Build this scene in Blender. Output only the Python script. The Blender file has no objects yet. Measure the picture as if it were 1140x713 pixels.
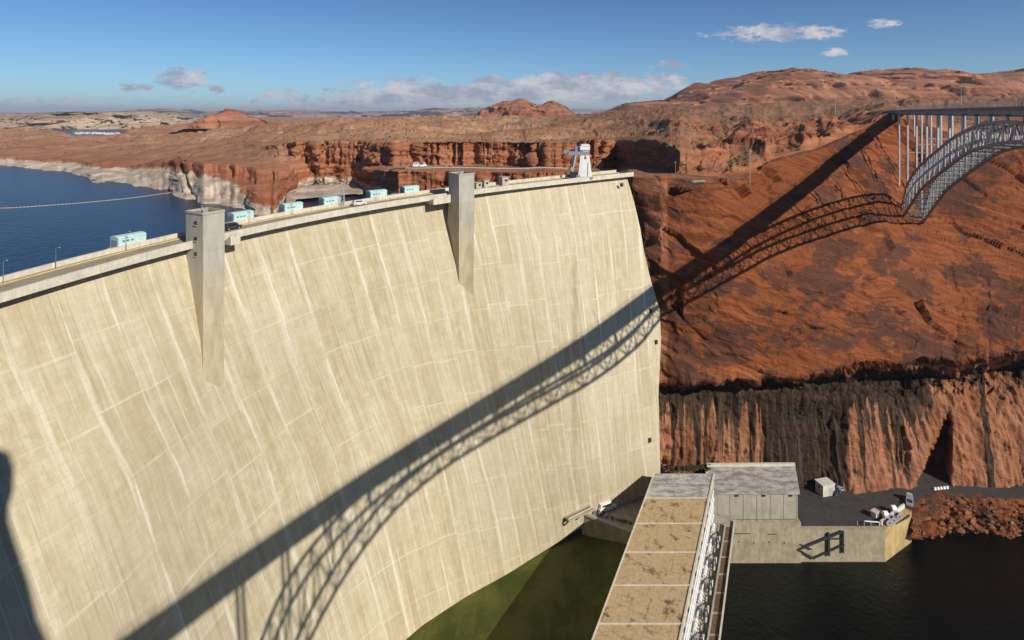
import bpy, math, random
import numpy as np
from mathutils import Vector, Matrix

random.seed(7)
RNG = np.random.default_rng(11)
S = bpy.context.scene
COL = S.collection

# ------------------------------------------------------------------ camera, sun, sky, exposure
F, U0, V0 = 660.0, 570.0, 126.0            # focal length and principal point, in units of a 1140 wide picture
cam_d = bpy.data.cameras.new('camera')
cam_d.sensor_width = 36.0
cam_d.lens = 36.0 * F / 1140.0
cam_d.shift_y = -(356.5 - V0) / 1140.0
cam_d.clip_start = 0.5
cam_d.clip_end = 120000.0
cam = bpy.data.objects.new('camera', cam_d)
cam.rotation_euler = (math.radians(90), 0, 0)
COL.objects.link(cam)
S.camera = cam

SUN = Vector((-0.894, 1.0, -0.847)).normalized()     # the way the light travels
sun_d = bpy.data.lights.new('sun', 'SUN')
sun_d.energy = 5.0
sun_d.angle = math.radians(0.42)
sun_d.color = (1.0, 0.93, 0.82)
sun_o = bpy.data.objects.new('sun', sun_d)
sun_o.rotation_euler = SUN.to_track_quat('-Z', 'Y').to_euler()
COL.objects.link(sun_o)

S.view_settings.view_transform = 'Standard'
S.view_settings.look = 'None'
S.view_settings.exposure = 0.0
S.view_settings.gamma = 1.0
S.view_settings.use_curve_mapping = False
S.cycles.use_denoising = True
S.cycles.max_bounces = 5
S.cycles.diffuse_bounces = 3


class NT:
    """small helper to wire nodes"""
    def __init__(self, tree):
        self.t = tree; self.n = tree.nodes; self.l = tree.links
    def new(self, typ, **kw):
        nd = self.n.new(typ)
        for k, v in kw.items(): setattr(nd, k, v)
        return nd
    def put(self, sock, v):
        if isinstance(v, bpy.types.NodeSocket): self.l.new(v, sock)
        elif v is not None: sock.default_value = v
    def m(self, op, a, b=None, c=None, clamp=False):
        nd = self.new('ShaderNodeMath', operation=op, use_clamp=clamp)
        for s, v in zip(nd.inputs, (a, b, c)): self.put(s, v)
        return nd.outputs[0]
    def vm(self, op, a, b=None):
        nd = self.new('ShaderNodeVectorMath', operation=op)
        for s, v in zip(nd.inputs, (a, b)): self.put(s, v)
        return nd.outputs[0]
    def mix(self, f, a, b, mode='MIX'):
        nd = self.new('ShaderNodeMix', data_type='RGBA', blend_type=mode)
        self.put(nd.inputs[0], f)
        for s, v in ((nd.inputs[6], a), (nd.inputs[7], b)):
            if isinstance(v, (tuple, list)) and len(v) == 3: v = (*v, 1)
            self.put(s, v)
        return nd.outputs[2]
    def ramp(self, f, lo, hi, a=0.0, b=1.0, smooth=True):
        nd = self.new('ShaderNodeMapRange', interpolation_type='SMOOTHSTEP' if smooth else 'LINEAR')
        for i, v in enumerate((f, lo, hi, a, b)): self.put(nd.inputs[i], v)
        return nd.outputs[0]
    def noise(self, vec, scale, detail=4, rough=0.55, dist=0.0):
        nd = self.new('ShaderNodeTexNoise')
        self.put(nd.inputs['Vector'], vec)
        nd.inputs['Scale'].default_value = scale; nd.inputs['Detail'].default_value = detail
        nd.inputs['Roughness'].default_value = rough; nd.inputs['Distortion'].default_value = dist
        return nd.outputs[0]
    def scale(self, vec, s):
        return self.vm('MULTIPLY', vec, s)
    def attr(self, name):
        return self.new('ShaderNodeAttribute', attribute_name=name).outputs['Fac']
    def pos(self):
        return self.new('ShaderNodeNewGeometry').outputs['Position']
    def xyz(self, x, y, z):
        nd = self.new('ShaderNodeCombineXYZ')
        for s, v in zip(nd.inputs, (x, y, z)): self.put(s, v)
        return nd.outputs[0]
    def sep(self, v):
        nd = self.new('ShaderNodeSeparateXYZ'); self.put(nd.inputs[0], v); return nd.outputs


world = bpy.data.worlds.new('World'); S.world = world; world.use_nodes = True
w = NT(world.node_tree); w.n.clear()
sky = w.new('ShaderNodeTexSky', sky_type='NISHITA', sun_disc=False)
sky.sun_elevation = math.asin(-SUN.z)
sky.sun_rotation = math.atan2(-SUN.x, -SUN.y)
sky.altitude = 1100; sky.air_density = 1.0; sky.dust_density = 0.15; sky.ozone_density = 3.0
dirv = w.new('ShaderNodeTexCoord').outputs['Generated']
dx, dy, dz = w.sep(dirv)
dyc = w.m('MAXIMUM', dy, 0.02)
ca, ce = w.m('DIVIDE', dx, dyc), w.m('DIVIDE', dz, dyc)
cvec = w.xyz(ca, w.m('MULTIPLY', ce, 2.6), 0.0)
cn = w.noise(cvec, 34.0, 8, 0.66)
cn2 = w.noise(w.xyz(ca, w.m('MULTIPLY', ce, 2.2), 3.3), 16.0, 6, 0.65)
CLOUDS = [  # centre u, v, half width, half height, strength  (where each cloud stands in the sky)
    (640, 100, 130, 17, 1.15), (505, 106, 150, 16, 1.05), (545, 91, 24, 8, 1.1), (617, 88, 30, 9, 1.1), (585, 95, 40, 9, 1.0), (650, 84, 10, 5, 1.0), (684, 83, 10, 5, 1.0), (440, 104, 70, 9, .8), (560, 99, 40, 10, .8), (690, 93, 60, 12, .9), (440, 113, 170, 11, .85), (735, 92, 45, 12, .75),
    (205, 87, 34, 16, .85), (150, 97, 22, 6, .7), (240, 98, 10, 7, .75), (452, 91, 45, 8, .55), (385, 92, 20, 5, .5), (310, 105, 26, 6, .5),
    (868, 37, 86, 11, .78), (985, 26, 20, 6, .8), (930, 59, 17, 6, .85), (745, 73, 24, 7, .55), (60, 113, 90, 7, .45)]
cm = None
for (u, v, ru, rv, st) in CLOUDS:
    ea = w.m('DIVIDE', w.m('SUBTRACT', ca, (u - U0) / F), ru / F)
    ee = w.m('DIVIDE', w.m('SUBTRACT', ce, (V0 - v) / F), rv / F)
    g = w.m('MULTIPLY', w.m('SUBTRACT', 1.0, w.m('ADD', w.m('MULTIPLY', ea, ea), w.m('MULTIPLY', ee, ee))), st)
    cm = g if cm is None else w.m('MAXIMUM', cm, g)
cm = w.m('MAXIMUM', cm, -1.0)
dens = w.m('ADD', cm, w.m('MULTIPLY', w.m('SUBTRACT', cn, 0.5), 3.6))
front = w.m('GREATER_THAN', dy, 0.05)
fac = w.m('MULTIPLY', w.ramp(dens, 0.02, 0.75, 0.0, 0.90), front)
lit = w.ramp(cn2, 0.40, 0.64)
cloud_c = w.mix(lit, (6.6, 7.2, 9.4), (14.5, 13.8, 14.0))
tint = w.mix(w.ramp(dz, 0.0, 0.24), (0.98, 1.46, 1.92), (0.74, 1.10, 1.52))
skyc = w.mix(fac, w.vm('MULTIPLY', sky.outputs[0], tint), cloud_c)
bg = w.new('ShaderNodeBackground'); bg.inputs['Strength'].default_value = 0.050
w.l.new(skyc, bg.inputs['Color'])
wo = w.new('ShaderNodeOutputWorld'); w.l.new(bg.outputs[0], wo.inputs['Surface'])


# ------------------------------------------------------------------ helpers
def at(u, v, Y):
    """world point seen in the direction of picture coordinate (u, v) at distance Y"""
    return Vector(((u - U0) / F * Y, Y, -(v - V0) / F * Y))
def on_z(u, v, z):
    """world point on level z in that direction"""
    Y = -z * F / (v - V0)
    return at(u, v, Y)

def hash3(ix, iy, iz, seed):
    h = (ix * 374761393 + iy * 668265263 + iz * 2147483647 + seed * 974634777) & 0xFFFFFFFF
    h = ((h ^ (h >> 13)) * 1274126177) & 0xFFFFFFFF
    h = ((h ^ (h >> 16)) * 2246822519) & 0xFFFFFFFF
    return ((h ^ (h >> 15)) & 0xFFFFFF) / float(0xFFFFFF)
def vnoise(x, y, z, seed=0):
    xi, yi, zi = np.floor(x).astype(np.int64), np.floor(y).astype(np.int64), np.floor(z).astype(np.int64)
    fx, fy, fz = x - xi, y - yi, z - zi
    fx, fy, fz = (t * t * t * (t * (t * 6 - 15) + 10) for t in (fx, fy, fz))
    r = 0
    for a in (0, 1):
        for b in (0, 1):
            for c in (0, 1):
                r = r + hash3(xi + a, yi + b, zi + c, seed) * (fx if a else 1 - fx) * (fy if b else 1 - fy) * (fz if c else 1 - fz)
    return r * 2 - 1
def fbm(x, y, z, octaves=4, gain=0.5, seed=0):
    r, amp, f = 0, 1.0, 1.0
    for o in range(octaves):
        r = r + amp * vnoise(x * f, y * f, z * f, seed + o * 17); amp *= gain; f *= 2.03
    return r
def ridged(x, y, z, octaves=4, gain=0.5, seed=0):
    r, amp, f = 0, 1.0, 1.0
    for o in range(octaves):
        r = r + amp * (1 - np.abs(vnoise(x * f, y * f, z * f, seed + o * 13)) * 2); amp *= gain; f *= 2.1
    return r

def blocks(x, y, z, seed, tilt=0.5):
    """fractured rock: every cell of a jittered lattice is its own flat, slightly tilted face"""
    xi, yi, zi = np.floor(x).astype(np.int64), np.floor(y).astype(np.int64), np.floor(z).astype(np.int64)
    best = np.full(x.shape, 1e9); out = np.zeros(x.shape)
    for a in (-1, 0, 1):
        for b in (-1, 0, 1):
            for c in (-1, 0, 1):
                X, Y, Z = xi + a, yi + b, zi + c
                ex, ey, ez = x - X - hash3(X, Y, Z, seed), y - Y - hash3(X, Y, Z, seed + 1), z - Z - hash3(X, Y, Z, seed + 2)
                d = np.abs(ex) + np.abs(ey) + np.abs(ez)
                val = hash3(X, Y, Z, seed + 3) * 2 - 1 + tilt * (ex * (hash3(X, Y, Z, seed + 4) * 2 - 1) + ey * (hash3(X, Y, Z, seed + 5) * 2 - 1) + ez * (hash3(X, Y, Z, seed + 6) * 2.4 - 1.2))
                m = d < best
                best = np.where(m, d, best); out = np.where(m, val, out)
    return out

def link(name, me, mat=None, parent=None):
    o = bpy.data.objects.new(name, me); COL.objects.link(o)
    if mat is not None: me.materials.append(mat)
    if parent is not None: o.parent = parent
    return o
def grid_mesh(name, P, mat, attrs=None, smooth=True, parent=None, flip=False):
    n, k, _ = P.shape
    me = bpy.data.meshes.new(name)
    idx = np.arange(n * k).reshape(n, k)
    a, b, c, d = idx[:-1, :-1], idx[1:, :-1], idx[1:, 1:], idx[:-1, 1:]
    q = np.stack([a, d, c, b] if flip else [a, b, c, d], -1).reshape(-1, 4)
    me.vertices.add(n * k); me.vertices.foreach_set('co', P.reshape(-1).astype(np.float32))
    me.loops.add(q.size); me.loops.foreach_set('vertex_index', q.reshape(-1).astype(np.int32))
    me.polygons.add(len(q))
    me.polygons.foreach_set('loop_start', np.arange(0, q.size, 4, dtype=np.int32))
    me.polygons.foreach_set('loop_total', np.full(len(q), 4, dtype=np.int32))
    me.polygons.foreach_set('use_smooth', np.full(len(q), smooth))
    me.update(calc_edges=True)
    for nm, arr in (attrs or {}).items():
        at_ = me.attributes.new(nm, 'FLOAT', 'POINT'); at_.data.foreach_set('value', np.asarray(arr, np.float32).reshape(-1))
    return link(name, me, mat, parent)
def tag(o, label=None, cat=None, group=None, kind=None):
    if label: o['label'] = label
    if cat: o['category'] = cat
    if group: o['group'] = group
    if kind: o['kind'] = kind
    return o
def empty(name, loc=(0, 0, 0), rz=0.0):
    o = bpy.data.objects.new(name, None); COL.objects.link(o)
    o.empty_display_size = 0.3
    o.location = loc; o.rotation_euler = (0, 0, rz)
    return o
def copy_tree(o, parent=None):
    c = o.copy(); COL.objects.link(c)
    if parent is not None: c.parent = parent
    for ch in list(o.children): copy_tree(ch, c)
    return c

class MB:
    """collects simple solids into one mesh"""
    def __init__(self): self.v = []; self.f = []
    def add(self, vs, fs):
        b = len(self.v); self.v += [tuple(p) for p in vs]; self.f += [tuple(i + b for i in f) for f in fs]; return self
    def hexa(self, p):          # 8 corners: bottom 4 (ccw seen from above), top 4
        return self.add(p, [(3, 2, 1, 0), (4, 5, 6, 7), (0, 1, 5, 4), (1, 2, 6, 5), (2, 3, 7, 6), (3, 0, 4, 7)])
    def box(self, c, s, rz=0.0):
        cx, cy, cz = c; hx, hy, hz = s[0] / 2, s[1] / 2, s[2] / 2
        ca_, sa_ = math.cos(rz), math.sin(rz)
        p = [(cx + x * ca_ - y * sa_, cy + x * sa_ + y * ca_, cz + z) for z in (-hz, hz) for x, y in ((-hx, -hy), (hx, -hy), (hx, hy), (-hx, hy))]
        return self.hexa(p)
    def prism(self, poly, z0, z1):
        n = len(poly)
        a = sum(poly[i][0] * poly[(i + 1) % n][1] - poly[(i + 1) % n][0] * poly[i][1] for i in range(n))
        if a < 0: poly = poly[::-1]
        zz0 = z0 if hasattr(z0, '__len__') else [z0] * n
        zz1 = z1 if hasattr(z1, '__len__') else [z1] * n
        vs = [(p[0], p[1], z) for p, z in zip(poly, zz0)] + [(p[0], p[1], z) for p, z in zip(poly, zz1)]
        fs = [tuple(range(n - 1, -1, -1)), tuple(range(n, 2 * n))] + [(i, (i + 1) % n, n + (i + 1) % n, n + i) for i in range(n)]
        return self.add(vs, fs)
    def bar(self, a, b, wd, ht=None, up=(0, 0, 1)):
        a, b = Vector(a), Vector(b); ht = ht or wd
        d = (b - a).normalized(); u = Vector(up)
        if abs(d.dot(u)) > 0.98: u = Vector((1, 0, 0))
        s = d.cross(u).normalized(); u = s.cross(d)
        p = []
        for q in (a, b):
            p += [q - s * wd / 2 - u * ht / 2, q + s * wd / 2 - u * ht / 2, q + s * wd / 2 + u * ht / 2, q - s * wd / 2 + u * ht / 2]
        return self.add(p, [(3, 2, 1, 0), (4, 5, 6, 7), (0, 1, 5, 4), (1, 2, 6, 5), (2, 3, 7, 6), (3, 0, 4, 7)])
    def tube(self, a, b, r, n=10, r2=None):
        a, b = Vector(a), Vector(b); r2 = r if r2 is None else r2
        d = (b - a).normalized(); u = Vector((0, 0, 1)) if abs(d.z) < 0.95 else Vector((1, 0, 0))
        s = d.cross(u).normalized(); u = s.cross(d)
        p = [q + (s * math.cos(2 * math.pi * i / n) + u * math.sin(2 * math.pi * i / n)) * rr for q, rr in ((a, r), (b, r2)) for i in range(n)]
        return self.add(p, [tuple(range(n)), tuple(range(2 * n - 1, n - 1, -1))] + [(i, n + i, n + (i + 1) % n, (i + 1) % n) for i in range(n)])
    def poly(self, pts):
        return self.add(pts, [tuple(range(len(pts)))])
    def build(self, name, mat, parent=None, smooth=False):
        me = bpy.data.meshes.new(name); me.from_pydata(self.v, [], self.f); me.update()
        if smooth: me.polygons.foreach_set('use_smooth', [True] * len(me.polygons))
        return link(name, me, mat, parent)


# ------------------------------------------------------------------ materials
def new_mat(name, rough=0.85, spec=0.3):
    m = bpy.data.materials.new(name); m.use_nodes = True
    t = NT(m.node_tree); b = t.n['Principled BSDF']
    b.inputs['Roughness'].default_value = rough
    b.inputs['Specular IOR Level'].default_value = spec
    return m, t, b
def bump(t, b, h, strength, dist):
    nd = t.new('ShaderNodeBump'); nd.inputs['Strength'].default_value = strength; nd.inputs['Distance'].default_value = dist
    t.l.new(h, nd.inputs['Height']); t.l.new(nd.outputs[0], b.inputs['Normal'])
def plain(name, col, rough=0.7, vary=0.25, scale=0.6, metal=0.0, spec=0.3):
    m, t, b = new_mat(name, rough, spec)
    n = t.noise(t.pos(), scale, 6, 0.65)
    n2 = t.noise(t.scale(t.pos(), (1, 1, 0.15)), scale * 4, 4, 0.6)
    f = t.m('ADD', t.m('MULTIPLY', n, 0.6), t.m('MULTIPLY', n2, 0.4))
    c = t.mix(t.ramp(f, 0.3, 0.7), tuple(x * (1 - vary) for x in col), tuple(min(1, x * (1 + vary)) for x in col))
    t.l.new(c, b.inputs['Base Color'])
    b.inputs['Metallic'].default_value = metal
    return m

def dam_material():
    m, t, b = new_mat('dam_concrete', 0.9, 0.2)
    s, d = t.attr('arc'), t.attr('depth')
    wob = t.noise(t.xyz(t.m('MULTIPLY', s, 0.05), t.m('MULTIPLY', d, 0.02), 1.0), 1.0, 3)
    s2 = t.m('ADD', s, t.m('MULTIPLY', t.m('SUBTRACT', wob, 0.5), 0.9))
    JW, LH = 9.4, 13.5
    js = t.m('DIVIDE', s2, JW)
    jf = t.m('ABSOLUTE', t.m('SUBTRACT', t.m('FRACT', js), 0.5))           # 0.5 at the joints
    cell = t.m('FLOOR', js)
    jit = t.new('ShaderNodeTexWhiteNoise', noise_dimensions='1D'); t.l.new(cell, jit.inputs['W'])
    d2 = t.m('ADD', d, t.m('MULTIPLY', jit.outputs['Value'], 2.6))
    lf = t.m('ABSOLUTE', t.m('SUBTRACT', t.m('FRACT', t.m('DIVIDE', d2, LH)), 0.5))
    blk = t.new('ShaderNodeTexWhiteNoise', noise_dimensions='2D')
    t.l.new(t.xyz(cell, t.m('FLOOR', t.m('DIVIDE', d2, LH)), 0.0), blk.inputs['Vector'])
    fine_lift = t.m('ABSOLUTE', t.m('SUBTRACT', t.m('FRACT', t.m('DIVIDE', d, 2.28)), 0.5))
    # rain streaks that run down the face, form marks, broad weathering
    st1 = t.noise(t.xyz(t.m('MULTIPLY', s, 0.55), t.m('MULTIPLY', d, 0.020), 0.0), 1.0, 7, 0.70)
    st2 = t.noise(t.xyz(t.m('MULTIPLY', s, 0.16), t.m('MULTIPLY', d, 0.010), 5.0), 1.0, 5, 0.6)
    st3 = t.noise(t.xyz(t.m('MULTIPLY', s, 2.2), t.m('MULTIPLY', d, 0.12), 9.0), 1.0, 5, 0.65)
    big = t.noise(t.xyz(t.m('MULTIPLY', s, 0.028), t.m('MULTIPLY', d, 0.026), 2.0), 1.0, 5, 0.6)
    grain = t.noise(t.xyz(s, d, 0.0), 0.8, 6, 0.7)
    brick = t.new('ShaderNodeTexWhiteNoise', noise_dimensions='2D')
    t.l.new(t.xyz(t.m('FLOOR', t.m('DIVIDE', t.m('ADD', s2, t.m('MULTIPLY', jit.outputs['Value'], 4.0)), 3.1)), t.m('FLOOR', t.m('DIVIDE', d2, 2.28)), 0.0), brick.inputs['Vector'])
    mot = t.noise(t.xyz(t.m('MULTIPLY', s, 0.35), t.m('MULTIPLY', d, 0.22), 4.0), 1.0, 7, 0.7)
    dash = t.noise(t.xyz(t.m('MULTIPLY', s, 0.22), t.m('MULTIPLY', d, 1.1), 6.0), 1.0, 5, 0.65)
    c = t.mix(t.ramp(t.m('ADD', t.m('MULTIPLY', st1, 0.5), t.m('MULTIPLY', mot, 0.5)), 0.36, 0.64), (0.420, 0.345, 0.212), (0.580, 0.515, 0.365))
    c = t.mix(t.m('MULTIPLY', t.ramp(st2, 0.46, 0.68), 0.40), c, (0.38, 0.295, 0.175))
    c = t.mix(t.m('MULTIPLY', t.ramp(big, 0.40, 0.62), 0.45), c, (0.56, 0.505, 0.365))
    c = t.mix(t.m('MULTIPLY', t.ramp(blk.outputs['Value'], 0.5, 1.0), t.ramp(big, 0.38, 0.58, 0.06, 0.30)), c, (0.365, 0.278, 0.155))
    c = t.mix(t.m('MULTIPLY', t.ramp(brick.outputs['Value'], 0.6, 1.0), t.ramp(mot, 0.40, 0.6, 0.0, 0.14)), c, (0.37, 0.29, 0.17))
    c = t.mix(t.m('MULTIPLY', t.ramp(st3, 0.52, 0.72), 0.22), c, (0.36, 0.28, 0.17))
    c = t.mix(t.m('MULTIPLY', t.ramp(dash, 0.54, 0.70), 0.26), c, (0.38, 0.30, 0.19))
    c = t.mix(t.m('MULTIPLY', t.ramp(dash, 0.30, 0.44, 1, 0), 0.20), c, (0.63, 0.57, 0.43))
    c = t.mix(t.m('MULTIPLY', t.ramp(grain, 0.54, 0.72), 0.25), c, (0.32, 0.25, 0.16))
    c = t.mix(t.m('MULTIPLY', t.ramp(grain, 0.28, 0.44, 1, 0), 0.22), c, (0.66, 0.60, 0.47))
    # lime run-off along contraction joints and along some lift joints, broken up
    brk = t.noise(t.xyz(cell, t.m('MULTIPLY', d, 0.030), 3.0), 1.0, 4, 0.65)
    every = t.m('FRACT', t.m('MULTIPLY', cell, 0.3819))
    wide = t.ramp(brk, 0.35, 0.7, 0.45, 0.34)
    jn = t.m('ADD', jf, t.m('ADD', t.m('MULTIPLY', t.m('SUBTRACT', st1, 0.5), 0.22), t.m('MULTIPLY', t.m('SUBTRACT', st3, 0.5), 0.20)))
    jw = t.ramp(t.m('SUBTRACT', jn, wide), 0.0, 0.11)
    jm = t.m('MULTIPLY', t.m('MULTIPLY', jw, t.ramp(brk, 0.30, 0.52, 0.12, 1.0)), t.ramp(every, 0.2, 0.7, 0.26, 0.74))
    c = t.mix(jm, c, (0.72, 0.68, 0.56))
    jh = t.m('ABSOLUTE', t.m('SUBTRACT', t.m('FRACT', t.m('ADD', t.m('MULTIPLY', s2, 3.0 / JW), t.m('MULTIPLY', wob, 0.5))), 0.5))
    hn = t.m('ADD', jh, t.m('MULTIPLY', t.m('SUBTRACT', st3, 0.5), 0.5))
    hm_ = t.m('MULTIPLY', t.ramp(hn, 0.40, 0.52), t.ramp(t.noise(t.xyz(t.m('MULTIPLY', s, 0.3), t.m('MULTIPLY', d, 0.022), 11.0), 1.0, 4, 0.65), 0.42, 0.60, 0.05, 0.60))
    c = t.mix(hm_, c, (0.66, 0.61, 0.48))
    dk = t.noise(t.xyz(t.m('MULTIPLY', s, 1.1), t.m('MULTIPLY', d, 0.03), 15.0), 1.0, 5, 0.7)
    c = t.mix(t.m('MULTIPLY', t.ramp(dk, 0.52, 0.68), 0.45), c, (0.30, 0.235, 0.145))
    core = t.m('MULTIPLY', t.ramp(jf, 0.486, 0.498), t.ramp(mot, 0.42, 0.58, 0.10, 0.42))
    c = t.mix(core, c, (0.30, 0.23, 0.14))
    lfn = t.m('ADD', lf, t.m('MULTIPLY', t.m('SUBTRACT', grain, 0.5), 0.03))
    lm = t.m('MULTIPLY', t.ramp(lfn, 0.472, 0.495), t.ramp(t.noise(t.xyz(t.m('MULTIPLY', s, 0.06), t.m('MULTIPLY', d, 0.06), 7.0), 1.0, 4), 0.42, 0.58, 0.12, 0.50))
    c = t.mix(lm, c, (0.66, 0.60, 0.46))
    c = t.mix(t.m('MULTIPLY', t.ramp(fine_lift, 0.43, 0.49), t.ramp(mot, .40, .6, 0.02, 0.22)), c, (0.30, 0.22, 0.13))
    t.l.new(c, b.inputs['Base Color'])
    h = t.m('ADD', t.m('MULTIPLY', grain, 0.4), t.m('ADD', t.m('MULTIPLY', st3, 0.4), t.m('MULTIPLY', t.ramp(fine_lift, 0.40, 0.49), -0.05)))
    bump(t, b, h, 0.35, 0.5)
    return m

def rock_material():
    """red cross-bedded sandstone; point attributes: streak (seep stains and painted undercut shade), ring (bleached by the lake), flat (dusty level ground)"""
    m, t, b = new_mat('sandstone', 0.95, 0.12)
    p = t.pos()
    big = t.noise(p, 0.012, 5, 0.6)
    med = t.noise(p, 0.06, 6, 0.65)
    fine = t.noise(p, 0.45, 7, 0.7)
    # cross beds dip to the right, in sets bounded by flatter beds
    dist = t.noise(p, 0.02, 4, 0.55)
    x, y, z = t.sep(p)
    bed = t.xyz(t.m('MULTIPLY', x, 0.02), t.m('MULTIPLY', y, 0.02), t.m('ADD', t.m('MULTIPLY', z, 0.62), t.m('ADD', t.m('MULTIPLY', x, 0.20), t.m('MULTIPLY', dist, 15.0))))
    xb = t.noise(bed, 1.0, 8, 0.72)
    bed2 = t.xyz(t.m('MULTIPLY', x, 0.012), t.m('MULTIPLY', y, 0.012), t.m('ADD', t.m('MULTIPLY', z, 0.30), t.m('MULTIPLY', dist, 5.0)))
    xb2 = t.noise(bed2, 1.0, 5, 0.6)
    c = t.mix(t.ramp(xb, 0.32, 0.68), (0.120, 0.036, 0.014), (0.335, 0.104, 0.036))
    c = t.mix(t.m('MULTIPLY', t.ramp(xb2, 0.45, 0.70), 0.5), c, (0.31, 0.125, 0.058))
    c = t.mix(t.m('MULTIPLY', t.ramp(big, 0.42, 0.66), 0.55), c, (0.185, 0.055, 0.021))
    c = t.mix(t.m('MULTIPLY', t.ramp(fine, 0.52, 0.74), 0.45), c, (0.11, 0.034, 0.016))
    crack = t.m('ABSOLUTE', t.m('SUBTRACT', xb, 0.5))
    c = t.mix(t.m('MULTIPLY', t.ramp(crack, 0.0, 0.022, 1, 0), t.ramp(med, 0.42, 0.62, 0, 0.55)), c, (0.07, 0.024, 0.012))
    # desert varnish in ragged patches
    var = t.m('ADD', t.m('MULTIPLY', t.noise(t.scale(p, (0.6, 0.6, 1.3)), 0.028, 6, 0.68), 0.7), t.m('MULTIPLY', med, 0.3))
    c = t.mix(t.m('MULTIPLY', t.ramp(t.m('ADD', var, t.m('MULTIPLY', t.m('SUBTRACT', xb2, 0.5), 0.16)), 0.495, 0.53), t.m('MULTIPLY', t.attr('wall'), t.ramp(xb, 0.3, 0.7, 0.92, 0.6))), c, (0.070, 0.036, 0.028))
    # the lower, lighter cliffs up river
    c = t.mix(t.ramp(t.attr('wall'), 0.30, 0.50, 0.66, 0.0), c, t.mix(t.ramp(xb2, 0.35, 0.65), (0.30, 0.105, 0.050), (0.50, 0.230, 0.130)))
    # dusty, scrubby level ground
    fl = t.attr('flat')
    dust = t.mix(t.ramp(t.noise(p, 0.02, 7, 0.7), 0.35, 0.66), (0.33, 0.180, 0.095), (0.56, 0.335, 0.195))
    dust = t.mix(t.m('MULTIPLY', t.ramp(t.noise(t.scale(p, (1, 1, 0.3)), 0.16, 7, 0.75), 0.5, 0.66), 0.65), dust, (0.155, 0.108, 0.060))
    dust = t.mix(t.m('MULTIPLY', t.ramp(med, 0.5, 0.7), 0.42), dust, (0.42, 0.185, 0.092))
    # darker scrubby soil on the side towards the bridge
    soil = t.m('MULTIPLY', t.ramp(t.m('ADD', x, t.m('MULTIPLY', t.m('SUBTRACT', big, 0.5), 260.0)), -60.0, 170.0), t.ramp(t.noise(p, 0.05, 6, 0.7), 0.3, 0.65, 0.55, 0.95))
    dust = t.mix(soil, dust, t.mix(t.ramp(fine, 0.4, 0.6), (0.100, 0.062, 0.036), (0.235, 0.120, 0.063)))
    c = t.mix(fl, c, dust)
    # bleached ring left by the higher lake
    ring = t.attr('ring')
    rn = t.noise(t.scale(p, (1, 1, 2.5)), 0.06, 7, 0.7)
    rc = t.mix(t.ramp(rn, 0.38, 0.64), (0.40, 0.300, 0.215), (0.68, 0.575, 0.455))
    rm = t.ramp(t.m('ADD', ring, t.m('MULTIPLY', t.m('SUBTRACT', t.noise(t.scale(p, (1, 1, .4)), 0.05, 6, 0.7), 0.5), 0.9)), 0.42, 0.56)
    c = t.mix(rm, c, rc)
    # seeps: dark streaks that run straight down below the wet ledge, plus painted undercut shade
    sk = t.attr('streak')
    sn = t.noise(t.xyz(t.m('MULTIPLY', x, 0.24), t.m('MULTIPLY', y, 0.05), t.m('MULTIPLY', z, 0.008)), 1.0, 5, 0.66)
    sn2 = t.noise(t.xyz(t.m('MULTIPLY', x, 0.6), t.m('MULTIPLY', y, 0.4), t.m('MULTIPLY', z, 0.03)), 1.0, 5, 0.7)
    low = t.mix(t.ramp(med, 0.35, 0.65), (0.44, 0.215, 0.120), (0.31, 0.125, 0.060))
    c = t.mix(t.m('MULTIPLY', t.ramp(sk, 0.02, 0.15), 0.75), c, low)
    sm = t.m('ADD', t.m('MULTIPLY', sn, 0.75), t.m('MULTIPLY', sn2, 0.25))
    smask = t.ramp(t.m('ADD', sm, t.m('MULTIPLY', t.m('SUBTRACT', sk, 0.5), 0.50)), 0.485, 0.525)
    smask = t.m('MULTIPLY', smask, t.ramp(sk, 0.02, 0.2))
    c = t.mix(t.m('MULTIPLY', smask, 0.94), c, t.mix(t.ramp(sn2, 0.4, 0.65), (0.011, 0.009, 0.008), (0.075, 0.055, 0.034)))
    # plants along the seep
    pl = t.attr('plants')
    pn = t.noise(p, 0.35, 6, 0.75)
    c = t.mix(t.m('MULTIPLY', t.ramp(pn, 0.46, 0.54), t.ramp(pl, 0.2, 0.8)), c, (0.026, 0.026, 0.012))
    t.l.new(c, b.inputs['Base Color'])
    h = t.m('ADD', t.m('MULTIPLY', xb, 1.6), t.m('ADD', t.m('MULTIPLY', fine, 0.9), t.m('MULTIPLY', med, 1.2)))
    bump(t, b, h, 0.65, 1.3)
    return m

def far_material(name, lo, hi, strata=0.05):
    m, t, b = new_mat(name, 0.95, 0.1)
    p = t.pos(); x, y, z = t.sep(p)
    n = t.noise(p, 0.004, 7, 0.65)
    n2 = t.noise(t.xyz(t.m('MULTIPLY', x, 0.0015), t.m('MULTIPLY', y, 0.0015), t.m('MULTIPLY', z, strata)), 1.0, 5, 0.6)
    n3 = t.noise(t.scale(p, (1, 1, 0.1)), 0.012, 6, 0.7)
    f = t.m('ADD', t.m('MULTIPLY', n, 0.3), t.m('ADD', t.m('MULTIPLY', n2, 0.45), t.m('MULTIPLY', n3, 0.25)))
    c = t.mix(t.ramp(f, 0.36, 0.62), lo, hi)
    t.l.new(c, b.inputs['Base Color'])
    bump(t, b, t.m('ADD', n3, n2), 0.6, 12)
    return m

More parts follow.
